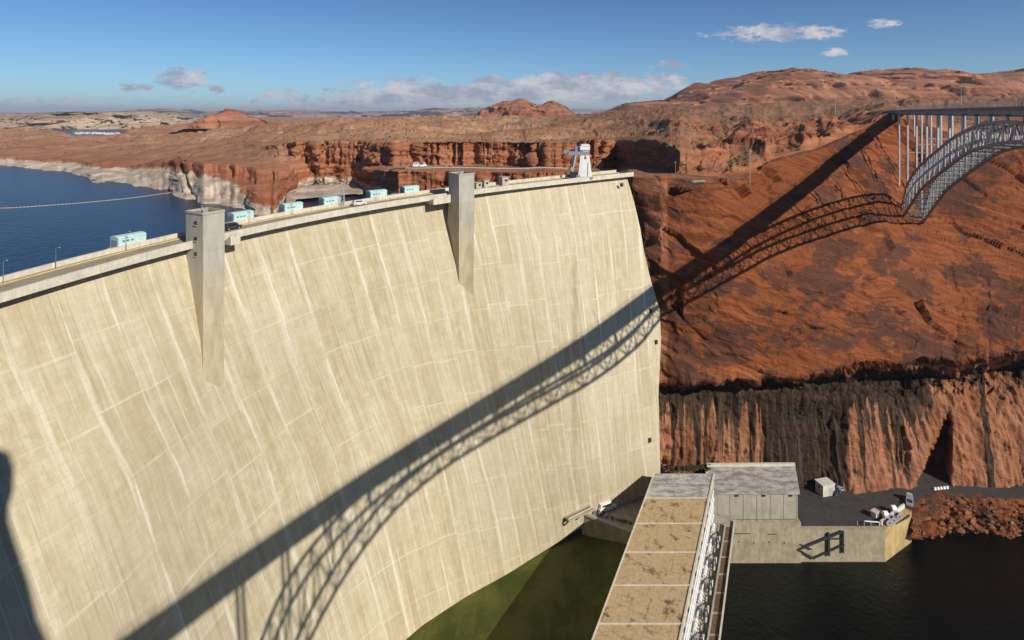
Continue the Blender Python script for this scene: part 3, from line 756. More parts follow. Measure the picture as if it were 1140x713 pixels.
zc[0][lk] = np.minimum(zc[0][lk], LAKE0 - 9.0)
mid = (tu > 316) & (tu < 400); zc[0][mid] = -58.6; zc[1][mid] = np.maximum(zc[1][mid], -57.8)
zc[0][~lk] = zc[1][~lk] - 6.0; Yc[0][~lk] = Yc[1][~lk] + 4; zc[1][~lk] -= 0.5; Yc[1][~lk] += 6; Yc[2][~lk] += 6
Yc[3][~lk] = np.maximum(Yc[3][~lk], Yc[2][~lk] + 2); Yc[4][~lk] = np.maximum(Yc[4][~lk], Yc[3][~lk] + 4)
# wander of the cliff lines
wob1 = 13 * fbm(tu * .028, tu * 0, tu * 0 + 1, 5, .6, 31) * np.interp(tu, [-60, 280, 330, 690, 700, 1420], [1.2, 1, .8, .8, 0.0, 0.0])
wob2 = (10 * fbm(tu * .045, tu * 0, tu * 0 + 2, 5, .62, 35)) * np.interp(tu, [-60, 320, 690, 720, 760, 1420], [.8, .9, .8, .75, .55, .3])
for r in (1, 2): Yc[r] += wob1
for r in (3, 4): Yc[r] += wob2
segs = [5, 34, 16, 44, 70, 44, 30, 18]
LY, LZ, LB = [], [], []
for r in range(8):
    for k in range(segs[r]):
        t_ = k / segs[r]
        if r >= 4:   # wide ranges: geometric spacing
            yy = Yc[r] * (Yc[r + 1] / Yc[r]) ** t_; tt = (yy - Yc[r]) / (Yc[r + 1] - Yc[r])
        else: tt = t_; yy = Yc[r] * (1 - t_) + Yc[r + 1] * t_
        zf = tt
        if r in (1, 3): zf = np.clip(tt + 0.10 * np.sin(tt * 6.283), 0, 1)
        LY.append(yy); LZ.append(zc[r] * (1 - zf) + zc[r + 1] * zf); LB.append(r + t_)
LY.append(Yc[8]); LZ.append(zc[8]); LB.append(8.0)
LY, LZ, LB = np.array(LY).T, np.array(LZ).T, np.array(LB)
TU = np.repeat(tu[:, None], LY.shape[1], 1)
T = np.stack([(TU - U0) / F * LY, LY, LZ], -1)
N = grid_normals(T)
x, y, z = T[..., 0], T[..., 1], T[..., 2]
steep = 1 - np.clip((N[..., 2] - 0.45) / 0.4, 0, 1)
lf = np.clip(1.6 - np.abs(TU - 110) / 200, 0, 1)
far_w = np.clip((y - 380) / 900, 0, 1)
n_cl = 2.4 * blocks(x * .04, y * .04, z * .06, 201, .9) + 1.0 * blocks(x * .12, y * .11, z * .2, 205, .8) + 0.6 * ridged(x * .03, y * .03, z * .05, 4, .55, 51) + 1.0 * fbm(x * .1, y * .1, z * .25, 4, .6, 53)
n_gr = (1.3 * fbm(x * .012, y * .012, z * 0, 5, .55, 57) + 0.7 * np.clip(ridged(x * .03, y * .03, z * 0 + 4, 4, .6, 59), 0, 3)) * (1 + 2.2 * far_w) + 5.0 * far_w * fbm(x * .0035, y * .0035, z * 0, 4, .55, 60)
near_edge = np.clip((LB[None, :] - 1.2) / 1.2, 0, 1)
keep = np.where(TU > 690, near_edge, 1.0)
n_gr = n_gr * np.where((LB[None, :] > 1.9) & (LB[None, :] < 3.1) & (TU > 400) & (TU < 690), 0.25, 1)
bould = np.clip(ridged(x * .035, y * .03, z * .05, 4, .6, 63) - 0.35, 0, 2) * 5.5 * (np.exp(-((TU - 825) / 62) ** 2) + .8 * np.exp(-((TU - 915) / 45) ** 2)) * np.clip((LB[None, :] - 2.0) / 0.6, 0, 1) * np.clip((5.2 - LB[None, :]) / 1.0, 0, 1)
ocr = np.clip(ridged(x * .02, y * .014, z * 0, 4, .6, 67) - 0.55, 0, 2) * 7.0 * np.clip((LB[None, :] - 4.2) / 0.3, 0, 1) * np.clip((6.6 - LB[None, :]), 0, 1) * np.interp(TU, [-60, 640, 760, 900, 1000, 1420], [.5, .5, 1.0, 1.0, .3, .3])
hN = fbm(x * .0045, y * .008, z * 0 + 7, 4, .55, 211) * 4.5
fr_ = hN - np.floor(hN); terr = (np.floor(hN) + np.clip(fr_ / .16, 0, 1)) * 2.1 * np.clip((LB[None, :] - 4.1) / .3, 0, 1) * np.clip((7.2 - LB[None, :]) / .8, 0, 1) * np.interp(TU, [-60, 250, 420, 1420], [.35, .5, 1, 1.0])
ocr = ocr * .7 + terr + 1.2 * blocks(x * .03, y * .025, z * .1, 221, .6) * np.clip((LB[None, :] - 4.0) / .3, 0, 1) * np.clip((6.8 - LB[None, :]), 0, 1)
ledge_edge = (fr_ < .16) * np.clip((LB[None, :] - 4.1) / .3, 0, 1)
lay = np.interp(LB, [0, 1, 3, 4, 9], [1, 1, 1, 1, 1])
T = T + N * (n_cl * steep * keep * np.where(TU > 690, .7, 1))[..., None]
T[..., 2] += (n_gr * (1 - steep) + bould + ocr) * keep * np.clip(LB, 0.2, 1)[None, :] * np.clip((7.6 - LB) / 0.8, 0, 1)[None, :]
# a dark cleft running down to the lake
cl = np.exp(-((TU - (197 + (vvv := (V0 - T[..., 2] / T[..., 1] * F)) * 0.0 + np.clip(vvv - 178, 0, 60) * 0.40)) / 1.6) ** 2) * np.clip((vvv - 174) / 6, 0, 1)
T[..., 1] += cl * 14
# the marina basin must stay under the lake
dip = np.exp(-((TU - 108) / 31) ** 6) * np.clip((LB[None, :] - 5.75) / .25, 0, 1) * np.clip((7.1 - LB[None, :]) / .2, 0, 1)
T[..., 2] = np.where(dip > .3, np.minimum(T[..., 2], LAKE_Z - 1.5), T[..., 2])
pond = np.exp(-((TU - 14) / 9) ** 6) * np.exp(-((LB[None, :] - 5.0) / .12) ** 6)
T[..., 2] = np.where(pond > .3, np.minimum(T[..., 2], LAKE_Z - 1.0), T[..., 2])
T = T - N * ((n_cl * .6) * steep * np.clip((300 - TU) / 70, 0, 1))[..., None]
ring_h = np.interp(TU, [-60, 100, 150, 200, 235, 262, 285, 305, 330, 398, 404, 440, 690], [11.0, 11.0, 12, 19, 17, 9.5, 4.5, 2.0, 6, 9, 6, 7, 6])
ring = np.clip(1 - (T[..., 2] - LAKE_Z) / (2 * ring_h), 0, 1) * (TU < 688) * (LB[None, :] < 3.4) * np.clip(2.5 - LB[None, :], 0.55, 1)
flat = (1 - steep) * np.interp(TU, [-60, 260, 420, 640, 1420], [.80, .75, .85, .9, .9]) * np.clip((LB[None, :] - 1.8), 0, 1)
flat = np.clip(flat * np.interp(LB, [0, 4, 4.3, 9], [.7, .7, 1, 1])[None, :] - 0.8 * (bould > 1.0) - 0.6 * ledge_edge, 0, 1)
ter = grid_mesh('desert_terrain', T, M['rock'], {'streak': 0 * TU, 'ring': ring, 'flat': flat, 'wall': 0.35 * steep, 'plants': 0 * TU})
ter['kind'] = 'structure'

# the plain that runs on to the horizon
fu = np.linspace(-400, 1700, 60); fy = 6000 * (60000 / 6000) ** np.linspace(0, 1, 24)
FX, FY = np.meshgrid((fu - U0) / F, fy, indexing='ij')
G = np.stack([FX * FY, FY, -75 + 6 * fbm(FX * FY * .0004, FY * .0004, FX * 0, 3, .5, 77)], -1)
pl = grid_mesh('far_plain', G, M['pale_cliff']); pl['kind'] = 'structure'

# lake, river, lawn at the toe
sheet('lake', [(-2600, 110, LAKE_Z), (-140, 60, LAKE_Z), (-60, 215, LAKE_Z), (20, 262, LAKE_Z), (60, 300, LAKE_Z), (400, 700, LAKE_Z), (400, 2300, LAKE_Z), (-2600, 2300, LAKE_Z)], M['lake'])
sheet('river', [(35, -60, RIVER_Z), (620, -60, RIVER_Z), (620, 262, RIVER_Z), (60, 262, RIVER_Z)], M['river'])
lawn_pts = [(-130, 95, -161.5), (34, 95, -159), (46, 150, -155.5), (66, 235, -147), (8, 232, -148), (-40, 205, -160), (-120, 150, -164)]
LG = np.zeros((70, 80, 3))
for i, a in enumerate(np.linspace(0, 1, 70)):
    for j, b_ in enumerate(np.linspace(0, 1, 80)):
        X = -110 + a * 190; Yv = 80 + b_ * 160
        LG[i, j] = (X, Yv, -150.5 + 0.19 * (X - 8))
LG[..., 2] += 0.25 * fbm(LG[..., 0] * .05, LG[..., 1] * .05, LG[..., 0] * 0, 3, .5, 81)
lw = grid_mesh('lawn_ground', LG[:58], M['lawn']); lw['kind'] = 'structure'

# ------------------------------------------------------------------ buttes, mesas and far cliffs
def hill(name, us, top, base, Y, depth, mat, rows=34, seed=0, rough=1.0, steepness=0.5):
    """a rise with its own crest line (list of (u, v) at distance Y), falling to base level on all sides"""
    tu_, tv_ = zip(*top)
    n = len(us); Gm = np.zeros((n, rows, 3))
    for i, u in enumerate(us):
        zt = (V0 - np.interp(u, tu_, tv_)) / F * Y; zb = (V0 - base) / F * Y
        for j in range(rows):
            q = j / (rows - 1) * 2 - 1                      # -1 front foot, 0 crest, 1 back foot
            yy = Y + q * depth
            prof = (1 - abs(q)) ** steepness if q < 0 else (1 - abs(q)) ** 0.7
            zz = zb + (zt - zb) * prof
            Gm[i, j] = ((u - U0) / F * Y * (1 + 0.0 * q), yy, zz)
    x, y, z = Gm[..., 0], Gm[..., 1], Gm[..., 2]
    L = depth
    hgt = max(3.0, (V0 - min(tv_)) / F * Y - (V0 - base) / F * Y)
    e = np.clip((z - (V0 - base) / F * Y) / (0.25 * hgt), 0, 1)
    d = fbm(x / L * 3 + seed, y / L * 3, z / L * 3, 5, .58, 91 + seed) + 0.5 * ridged(x / L * 6, y / L * 5, z / hgt * 2, 4, .55, 95 + seed)
    Gm[..., 1] += -d * depth * 0.22 * rough * e
    Gm[..., 2] += fbm(x / L * 5, y / L * 5, x * 0 + seed, 4, .5, 99) * hgt * 0.07 * rough * e - 0.02 * hgt
    bs = Y / 1900.0
    Gm[..., 1] -= 13 * bs * rough * e * blocks(x / (46 * bs), y / (46 * bs), z / (17 * bs), 300 + seed, .8)
    Gm[..., 2] += 1.6 * bs * rough * e * blocks(x / (30 * bs), y / (40 * bs), z * 0, 320 + seed, .8)
    o = grid_mesh(name, Gm, mat); o['kind'] = 'structure'; return o
hill('butte', np.linspace(212, 318, 90), [(212, 141), (228, 136.5), (240, 131), (249, 125), (254, 122), (258, 120.5), (263, 121.5), (268, 125.5), (276, 129.5), (286, 132), (297, 137.5), (318, 141)], 141.5, 1250, 120, M['hill'], seed=1, rough=.5)
hill('butte', np.linspace(522, 646, 110), [(522, 132), (531, 127), (536, 121.5), (548, 116), (560, 112.5), (570, 111.5), (578, 108.5), (583, 109), (588, 112), (598, 115), (603, 115.5), (610, 111.8), (616, 111.5), (624, 115), (632, 121), (638, 126), (646, 132)], 133, 2100, 240, M['hill'], seed=2, rough=.6)
hill('mesa', np.linspace(655, 1000, 240), [(655, 127), (676, 122), (690, 115), (705, 113), (728, 110), (745, 109), (757, 101), (768, 96), (777, 91.5), (785, 93), (800, 87), (815, 84.5), (840, 80), (868, 78.5), (900, 79), (925, 83), (935, 85), (943, 80), (960, 78), (985, 77), (1000, 92)], 131, 1900, 480, M['hill'], rows=54, seed=3, steepness=.36, rough=.5)
hill('mesa', np.linspace(935, 1130, 150), [(935, 100), (950, 84), (965, 79), (985, 76.5), (1005, 76), (1040, 78), (1065, 79.5), (1080, 80), (1094, 86), (1130, 100)], 126, 2250, 420, M['hill'], rows=44, seed=5, steepness=.34, rough=.5)
hill('mesa', np.linspace(1050, 1330, 160), [(1050, 106), (1085, 92), (1100, 82), (1120, 77.5), (1140, 76), (1200, 72), (1300, 78), (1330, 100)], 126, 2100, 420, M['hill'], rows=44, seed=6, steepness=.34, rough=.5)
hill('pale_cliffs', np.linspace(-120, 250, 260), [(-120, 126), (0, 127.5), (40, 128), (66, 126.8), (90, 126), (115, 124.5), (150, 125), (190, 126), (215, 128), (250, 139)], 147, 2500, 330, M['pale_cliff'], rows=44, seed=7, steepness=.42)
hill('pale_cliffs', np.linspace(-140, 120, 120), [(-140, 132), (0, 133.5), (25, 139), (55, 142), (84, 145.5), (120, 148)], 149, 2150, 160, M['pale_cliff'], rows=30, seed=8, steepness=.5)
hill('far_mesa', np.linspace(60, 560, 300), [(60, 129), (95, 126), (130, 124.5), (165, 124), (190, 122.5), (212, 122), (236, 123), (300, 123.5), (345, 122.5), (375, 124.5), (400, 124), (430, 124), (452, 125), (470, 122.5), (486, 121), (510, 121.5), (527, 119.8), (548, 120.5), (560, 131)], 134, 14000, 2600, M['far_mesa'], rows=40, seed=9, steepness=.22)
hill('far_mesa', np.linspace(-200, 900, 260), [(-200, 126), (-50, 125.5), (120, 125.5), (330, 124.5), (520, 123.5), (640, 121.5), (700, 122), (780, 124), (900, 127)], 130, 30000, 4000, M['far_mesa'], rows=24, seed=10, steepness=.3)

# ------------------------------------------------------------------ haze
hz = MB().box((0, 23000, 90), (66000, 48500, 560)).build('haze', None)
hm = bpy.data.materials.new('haze_air'); hm.use_nodes = True
ht = NT(hm.node_tree); ht.n.clear()
pv = ht.new('ShaderNodeVolumePrincipled'); pv.inputs['Color'].default_value = (0.80, 0.86, 1.0, 1); pv.inputs['Density'].default_value = 4.4e-5; pv.inputs['Anisotropy'].default_value = 0.1
ho = ht.new('ShaderNodeOutputMaterial'); ht.l.new(pv.outputs[0], ho.inputs['Volume'])
hz.data.materials.append(hm); hz['kind'] = 'stuff'

# ------------------------------------------------------------------ the near rim that stands behind the viewpoint (seen only by the shade it throws on the dam)
OUT = [(0, 500), (10, 504), (16, 519), (15, 546), (10, 565), (10, 580), (19, 609), (32, 647), (42, 689), (53, 713), (66, 760), (84, 820)]
sil = []
for u, v in OUT:
    p = at(u, v, float(dam_Y(u, v))); t_ = (p.y + 14.0) / SUN.y
    q = p - SUN * t_; sil.append((q.x, q.z))
vis = empty('visitor_building', (sil[0][0] - 22, -20, -6)); tag(vis, 'round roofed lookout building on the near rim, behind the viewpoint', 'building')
def slab_poly(name, pts, y0, y1, mat, parent=None):
    n = len(pts); vs = [(x_, y0, z_) for x_, z_ in pts] + [(x_, y1, z_) for x_, z_ in pts]
    fs = [tuple(range(n)), tuple(range(2 * n - 1, n - 1, -1))] + [(i, n + i, n + (i + 1) % n, (i + 1) % n) for i in range(n)]
    return MB().add(vs, fs).build(name, mat, parent)
bx, bz = sil[0]
hi = [p for p in sil if p[1] > -8]
wb = slab_poly('wall', [(bx - 60, -8)] + [(bx - 60, bz + 1.5), (bx - 3, bz + 1.0)] + hi + [(hi[-1][0], -8)], -14.0, -40, M['tower'], vis)
wb.location = -Vector(vis.location)
rim = slab_poly('near_rim', [(-260, -170), (-260, -6.2), (sil[0][0], -6.2)] + [(p[0] + .6, min(p[1], -6.2)) for p in sil if p[1] <= -5] + [(sil[-1][0] + 25, -40), (sil[-1][0] + 60, -170)], -12, -120, M['rock'])
rim['kind'] = 'structure'

# ------------------------------------------------------------------ lift towers on the dam
def elevator_tower(u_f, u_l, u_r, v_top, Y_f, depth_l, v_tip, label, windows):
    Fp = at(u_f, v_top, Y_f); ztop = Fp.z
    c, tg, n = crest_frame(u_f)
    # side lengths that give the seen widths
    def reach(dirv, u_goal):
        k = (u_goal - U0) / F                      # X = k Y on the goal column
        return (k * Fp.y - Fp.x) / (dirv.x - k * dirv.y)
    wr = reach(tg, u_r); wl = reach(-n, u_l)
    Fx = Vector((Fp.x, Fp.y, 0)); R = Fx + tg * wr; Lp = Fx - n * wl; B = Lp + tg * wr
    zc = c.z
    root = empty('elevator_tower', (Fp.x, Fp.y, zc)); tag(root, label, 'tower', 'lift towers on the dam')
    base = Vector(root.location)
    mb = MB().prism([Fx, R, B, Lp], zc - 1, ztop)
    # below the crest the tower thins out into the face
    def flush(u, v, k): return at(u, v, float(dam_Y(u, v)) + k)
    bF, bR = flush(u_f, v_tip, .5), flush(u_r - 1.0, v_tip + 14, .5)
    dl = Vector((bF.x - Fp.x, bF.y - Fp.y, 0)); dr = Vector((bR.x - R.x, bR.y - R.y, 0))
    lo = [bF, bR, Vector((*(B + dr - n * 4).xy, bR.z)), Vector((*(Lp + dl - n * 4).xy, bF.z))]
    mb.hexa([tuple(p) for p in lo] + [(p.x, p.y, zc - 1) for p in (Fx, R, B, Lp)])
    o = mb.build('shaft', M['shaft'], root); o.location = -base
    lip = MB()
    for a, b_ in ((Fx, R), (R, B), (B, Lp), (Lp, Fx)): lip.bar((a.x, a.y, ztop + .25), (b_.x, b_.y, ztop + .25), .35, .5)
    o = lip.build('roof_kerb', M['tower'], root); o.location = -base
    rf = MB().prism([Fx.lerp(B, .04), R.lerp(Lp, .04), B.lerp(Fx, .04), Lp.lerp(R, .04)], ztop, ztop + .06).build('roof', M['rust'], root); rf.location = -base
    for k in range(windows):
        zz = ztop - 2.2 - k * 3.75; q = Fx.lerp(Lp, .42) - tg * 0.02
        wv = MB().box((q.x, q.y, zz), (0.95, 0.25, 0.85), math.atan2(n.y, n.x)).build('window', M['glass'], root); wv.location = -base
        s2 = MB().box((q.x - tg.x * .06, q.y - tg.y * .06, zz - .55), (1.2, .35, .16), math.atan2(n.y, n.x)).build('sill', M['crest'], wv)
    for k in range(1, 4):        # shallow lift joints on the right face
        pass
    aer = MB(); m_ = (Fx + B) / 2
    for dx_, dy_, hh in ((.4, .3, 1.2), (-.9, .2, 1.6), (.1, -1.0, .9)):
        aer.tube((m_.x + dx_, m_.y + dy_, ztop), (m_.x + dx_, m_.y + dy_, ztop + hh), .07, 6)
    aer.box((m_.x, m_.y, ztop + .45), (1.0, .9, .9)); aer.box((m_.x - 1.2, m_.y + .6, ztop + .35), (.8, .8, .7))
    o = aer.build('roof_plant', M['steel_light'], root); o.location = -base
    # landing that links the tower to the crest walkway
    br = MB()
    for sgn, uu in ((-1, u_l - 3), (1, u_r + 7)):
        pass
    return root
elevator_tower(226, 207.0, 250.0, 239.5, 141.0, 8, 440, 'wide grey lift tower with a column of small windows, nearer one on the dam', 6)
elevator_tower(511, 499.5, 528.0, 195.5, 201.5, 8, 322, 'plain slender lift tower with a shaded side, farther one on the dam', 0)

def platform(u0, u1, label, out=2.2):
    """widened concrete landing on the crest beside a tower"""
    us = np.linspace(u0, u1, 6); lo = []; 
    root = empty('landing_platform', crest_off((u0 + u1) / 2, 0, 0)); tag(root, label, 'platform')
    s_ = strip('slab', us, [(out, -1.2), (out, .35), (-1.5, .35), (-1.5, -1.2)], M['pale_conc'], root); s_.location = -Vector(root.location)
    r_ = strip('railing', us, [(out - .1, .35), (out - .1, 1.5), (out - .35, 1.5), (out - .35, .35)], M['pale_conc'], root); r_.location = -Vector(root.location)
platform(251, 262, 'short concrete landing beside the wide grey lift tower')
platform(478, 499, 'long concrete landing with dark openings beside the slender lift tower', 2.6)

# ------------------------------------------------------------------ hoist housings along the upstream edge of the crest
def hoist_house(u, v_base, wpx, label):
    lo, hi_ = -9.9, -9.9
    p = crest_off(u, -12.6, 0.8)
    # slide along the crest until the house shows at column u
    uu = u
    for _ in range(8):
        p = crest_off(uu, -12.6, 0.8); uu += u - (U0 + F * p.x / p.y)
    _, tg, n = crest_frame(uu)
    dist = p.y; Lh = wpx * dist / F; rz = math.atan2(tg.y, tg.x)
    ang = abs(tg.x - (u - U0) / F * tg.y)
    Lh = min(max((wpx - 3) * dist / F / max(ang, .35), 5.5), 11.0)
    root = empty('hoist_housing', p, rz); tag(root, label, 'machine housing', 'hoist housings along the dam crest')
    MB().box((0, 0, -.4), (Lh + .8, 4.4, 1.2)).build('plinth', M['pale_conc'], root)
    h_ = 2.5
    MB().box((0, 0, .2 + h_ / 2), (Lh, 3.4, h_)).build('wall', M['teal'], root)
    rb = MB(); w2 = 1.78
    prof = [(-w2, .2 + h_), (-w2 * .7, .2 + h_ + .38), (0, .2 + h_ + .52), (w2 * .7, .2 + h_ + .38), (w2, .2 + h_)]
    vs = [(s_ * (Lh / 2 + .08), a, b_) for s_ in (-1, 1) for a, b_ in prof]
    rb.add(vs, [(4, 3, 2, 1, 0), (5, 6, 7, 8, 9)] + [(i, i + 1, 6 + i, 5 + i) for i in range(4)] + [(0, 5, 9, 4)])
    rb.build('roof', M['teal'], root)
    MB().box((-Lh / 2 - .04, 0, 1.25), (.08, 2.5, 2.0)).build('end_panel', M['blue'], root)
    MB().box((Lh * .2, -1.74, 1.15), (1.0, .08, 1.9)).build('door', M['offwhite'], root)
    for k in range(3): MB().box((-Lh * .32 + k * 1.0, -1.73, 2.0), (.6, .06, .4)).build('vent', M['steel'], root)
for u, wp, lb in ((143, 34, 'pale teal hoist housing standing alone before the wide grey tower'), (268, 25, 'pale teal hoist housing just past the wide grey lift tower'),
                  (324, 23, 'pale teal hoist housing at the foot of the orange headland'), (367, 21, 'pale teal hoist housing below the pink cliff'),
                  (419, 21, 'pale teal hoist housing in front of the dark alcove'), (456, 19, 'pale teal hoist housing nearest the slender lift tower')):
    hoist_house(u, 0, wp, lb)

# lattice mast by the crest
def lattice_mast(p, h_, wd, label):
    root = empty('lattice_mast', p); tag(root, label, 'mast')
    mb = MB(); 
    for sx in (-1, 1):
        for sy in (-1, 1): mb.bar((sx * wd / 2, sy * wd / 2, 0), (sx * wd / 5, sy * wd / 5, h_), .12)
    n = 6
    for k in range(n):
        z0, z1 = h_ * k / n, h_ * (k + 1) / n; a = wd / 2 * (1 - .6 * k / n); b_ = wd / 2 * (1 - .6 * (k + 1) / n)
        for sx, sy, ex, ey in ((-1, -1, 1, -1), (1, -1, 1, 1), (1, 1, -1, 1), (-1, 1, -1, -1)):
            mb.bar((sx * a, sy * a, z0), (ex * b_, ey * b_, z1), .07)
    mb.build('frame', M['steel_light'], root)
    MB().tube((0, 0, h_), (0, 0, h_ + 1.6), .05, 6).build('antenna', M['steel_light'], root)
lattice_mast(crest_off(400, -9.6, .7), 6.2, 1.3, 'small steel lattice mast between two hoist housings on the crest')

# kiosks and cabinets on the far part of the crest
def kiosk(u, wd, h_, label, out=-8.0):
    p = crest_off(u, out, .75); _, tg, n = crest_frame(u)
    root = empty('crest_kiosk', p, math.atan2(tg.y, tg.x)); tag(root, label, 'kiosk')
    MB().box((0, 0, h_ / 2), (wd, wd * .8, h_)).build('wall', M['crest'], root)
    MB().box((0, 0, h_ + .1), (wd + .4, wd * .8 + .4, .2)).build('roof', M['tower'], root)
    MB().box((-wd / 2 - .03, 0, 1.0), (.06, .9, 2.0)).build('door', M['blue'], root)
    MB().box((wd * .1, -wd * .4 - .03, h_ * .62), (wd * .4, .06, .7)).build('window', M['glass'], root)
kiosk(545, 2.6, 2.0, 'low grey crest kiosk, first one past the slender tower')
kiosk(553.5, 2.2, 2.6, 'upright grey crest kiosk standing close behind a lower one')
kiosk(574, 3.0, 3.1, 'tall grey box kiosk on the crest, nearest the white crane')

# lamp posts on the crest
LAMPS = ((34, 'at the left edge of the photo'), (92, 'before the lone hoist housing'), (168, 'just before the wide grey tower'), (300, 'between the second and third hoist housing'), (346, 'between the third and fourth hoist housing'), (437, 'between the last two hoist housings'), (538, 'just past the slender tower'), (600, 'midway between slender tower and white crane'), (632, 'just left of the white crane'), (684, 'past the white crane'))
for k, (u, txt) in enumerate(LAMPS):
    p = crest_off(u, -9.4, .75); _, tg, n = crest_frame(u)
    t = empty('street_lamp', p, math.atan2(n.y, n.x)); tag(t, 'thin grey crest street lamp ' + txt, 'street lamp', 'street lamps along the dam crest')
    MB().tube((0, 0, 0), (0, 0, 4.6), .07, 6, .05).build('pole', M['steel'], t); MB().bar((0, 0, 4.55), (1.1, 0, 4.75), .06).build('arm', M['steel'], t); MB().box((1.25, 0, 4.72), (.5, .2, .12)).build('lamp_head', M['steel_light'], t)
for u, o_, mt, lb in ((274, -6.4, 'dark', 'dark car on the crest road beside the wide grey tower'), (412, -6.6, 'offwhite', 'pale car on the crest road by the lattice mast')):
    _, tg, n = crest_frame(u); CARS = globals().setdefault('CARS', []); CARS.append((crest_off(u, o_, .755), math.atan2(tg.y, tg.x), mt, lb))

# ------------------------------------------------------------------ white gantry crane on the crest
def gantry_crane():
    u = 651
    p = crest_off(u, -5.4, .76); _, tg, n = crest_frame(u)
    p = at(u, 200.5, p.y); p.z = crest_off(u, 0, .76).z
    sc = p.y / F
    root = empty('gantry_crane', p); tag(root, 'tall white gantry crane with sloping legs near the far end of the crest', 'crane')
    H = 39.5 * sc; yb, yf = 3.2, -3.2
    def fr(px, pz): return (px * sc, pz * sc)
    # plated A-frame that faces the viewer
    for nm, yy in (('leg_frame', yf), ('leg_frame', yb)):
        mb = MB()
        outline = [(-6.5, 0), (7.3, 0), (3.3, 31), (-3.3, 31)]
        hole = [(-2.2, 20.5), (2.9, 20.5), (1.5, 27.5), (-1.0, 27.5)]
        q = [(*fr(*a),) for a in outline]; hq = [(*fr(*a),) for a in hole]
        for i in range(4):
            a, b_, c_, d_ = q[i], q[(i + 1) % 4], hq[(i + 1) % 4], hq[i]
            mb.add([(pt[0], yv, pt[1]) for yv in (yy - .25, yy + .25) for pt in (a, b_, c_, d_)], [(0, 1, 2, 3), (7, 6, 5, 4), (0, 4, 5, 1), (2, 6, 7, 3), (1, 5, 6, 2), (3, 7, 4, 0)])
        mb.build(nm, M['white'], root)
    # slender left legs, sill beams, trolley girder, cantilever
    for yy in (yf, yb):
        MB().bar((fr(-15.5, 1)[0], yy, fr(0, 1)[1]), (fr(-11, 24)[0], yy, fr(0, 26)[1]), .7).build('left_leg', M['steel_light'], root)
    MB().bar((fr(-19, 29)[0], yf, fr(0, 28.5)[1]), (fr(4, 29)[0], yf, fr(0, 28.5)[1]), .8, 1.5).build('girder', M['blue'], root)  # both girders: the arm's shade is put into this grey
    MB().bar((fr(-23, 29)[0], yb, fr(0, 29)[1]), (fr(4, 29)[0], yb, fr(0, 29)[1]), .8, 1.5).build('girder', M['blue'], root)
    MB().box((fr(-1, 0)[0], 0, fr(0, 34)[1]), (10.5 * sc, 7.2, 4.2 * sc)).build('machine_house', M['white'], root)
    MB().box((fr(-8.5, 0)[0], 0, fr(0, 32.5)[1]), (5.5 * sc, 5.0, 4.6 * sc)).build('trolley', M['blue'], root)
    MB().box((fr(0, 0)[0], 0, fr(0, 37.2)[1]), (9.2 * sc, 6.0, 1.2 * sc)).build('roof', M['white'], root)
    for yy in (yf, yb):
        MB().bar((fr(-17, 0)[0], yy, .55), (fr(8, 0)[0], yy, .55), .7, .8).build('sill_beam', M['blue'], root)
    MB().box((fr(-13.5, 0)[0], yf + .3, fr(0, 5)[1]), (2.2, 1.8, 2.4)).build('cab', M['dark'], root)
    MB().bar((fr(2, 12)[0], yf - .35, .4), (fr(2.5, 12)[0], yf - .35, fr(0, 18)[1]), .18).build('ladder', M['steel'], root)
gantry_crane()

# ------------------------------------------------------------------ arch bridge down river
BX0, BSL = (1014 - U0) / F * 325.0, 0.4924
def b_x(Y): return BX0 + BSL * (Y - 325) - 1e-3 * max(130 - Y, 0) ** 2  # near end bends out of view to carry the deck shadow across the dam
def b_frame(Y):
    d = Vector((b_x(Y + .5) - b_x(Y - .5), 1, 0)).normalized()
    return Vector((b_x(Y), Y, 0)), d, Vector((d.y, -d.x, 0))          # centre, along (away), right hand
def rib_half(Y): return float(np.interp(Y, [190, 325], [3.9, 5.2]))
def rib_pt(Y, side, z):
    c, d, r = b_frame(Y); p = c + r * side * rib_half(Y); p.z = z; return p
def near_u(Y): p = rib_pt(Y, -1, 0); return U0 + F * p.x / p.y
_yy = np.linspace(140, 345, 400); _uu = np.array([near_u(a) for a in _yy])
def Y_of_u(u): return float(np.interp(u, _uu[::-1], _yy[::-1]))
TOPC = [(1000, 246), (1002, 240), (1010, 206), (1020, 190), (1032, 178), (1044, 168), (1057, 157), (1073, 147), (1089, 140), (1103, 137), (1121, 136), (1140, 137)]
BOTC = [(1000, 251), (1003, 246), (1008, 238), (1025, 212), (1040, 199), (1053.5, 188), (1070, 175), (1083, 167.5), (1110, 160.5), (1140, 157)]
ty = [Y_of_u(u) for u, v in TOPC][::-1]; tz = [-(v - V0) / F * Y_of_u(u) for u, v in TOPC][::-1]
by_ = [Y_of_u(u) for u, v in BOTC][::-1]; bz_ = [-(v - V0) / F * Y_of_u(u) for u, v in BOTC][::-1]
hidY_t = [-4, 8, 17, 21, 28, 42, 55, 73, 92, 101, 109, 120, 131, 140]; hidZ_t = [-54, -35, -19, -14.2, -9.3, -5.0, -3.0, -2.2, -2.2, -2.8, -3.6, -4.5, -4.3, -3.2]  # out-of-view stretch, shaped so the arch shadow lands on the dam
hidY_b = [-4, 8, 25, 35, 44, 55, 69, 84, 100, 110, 122, 136]; hidZ_b = [-60, -48, -27.6, -19.9, -14.5, -9.8, -7.8, -8.2, -9.6, -10.6, -11.2, -10.2]
ty, tz = hidY_t + ty, hidZ_t + tz; by_, bz_ = hidY_b + by_, hidZ_b + bz_
def top_z(Y): return float(np.mean([np.interp(Y + o, ty, tz) for o in (-3, 0, 3)]))
def bot_z(Y): return float(np.mean([np.interp(Y + o, by_, bz_) for o in (-3, 0, 3)]))
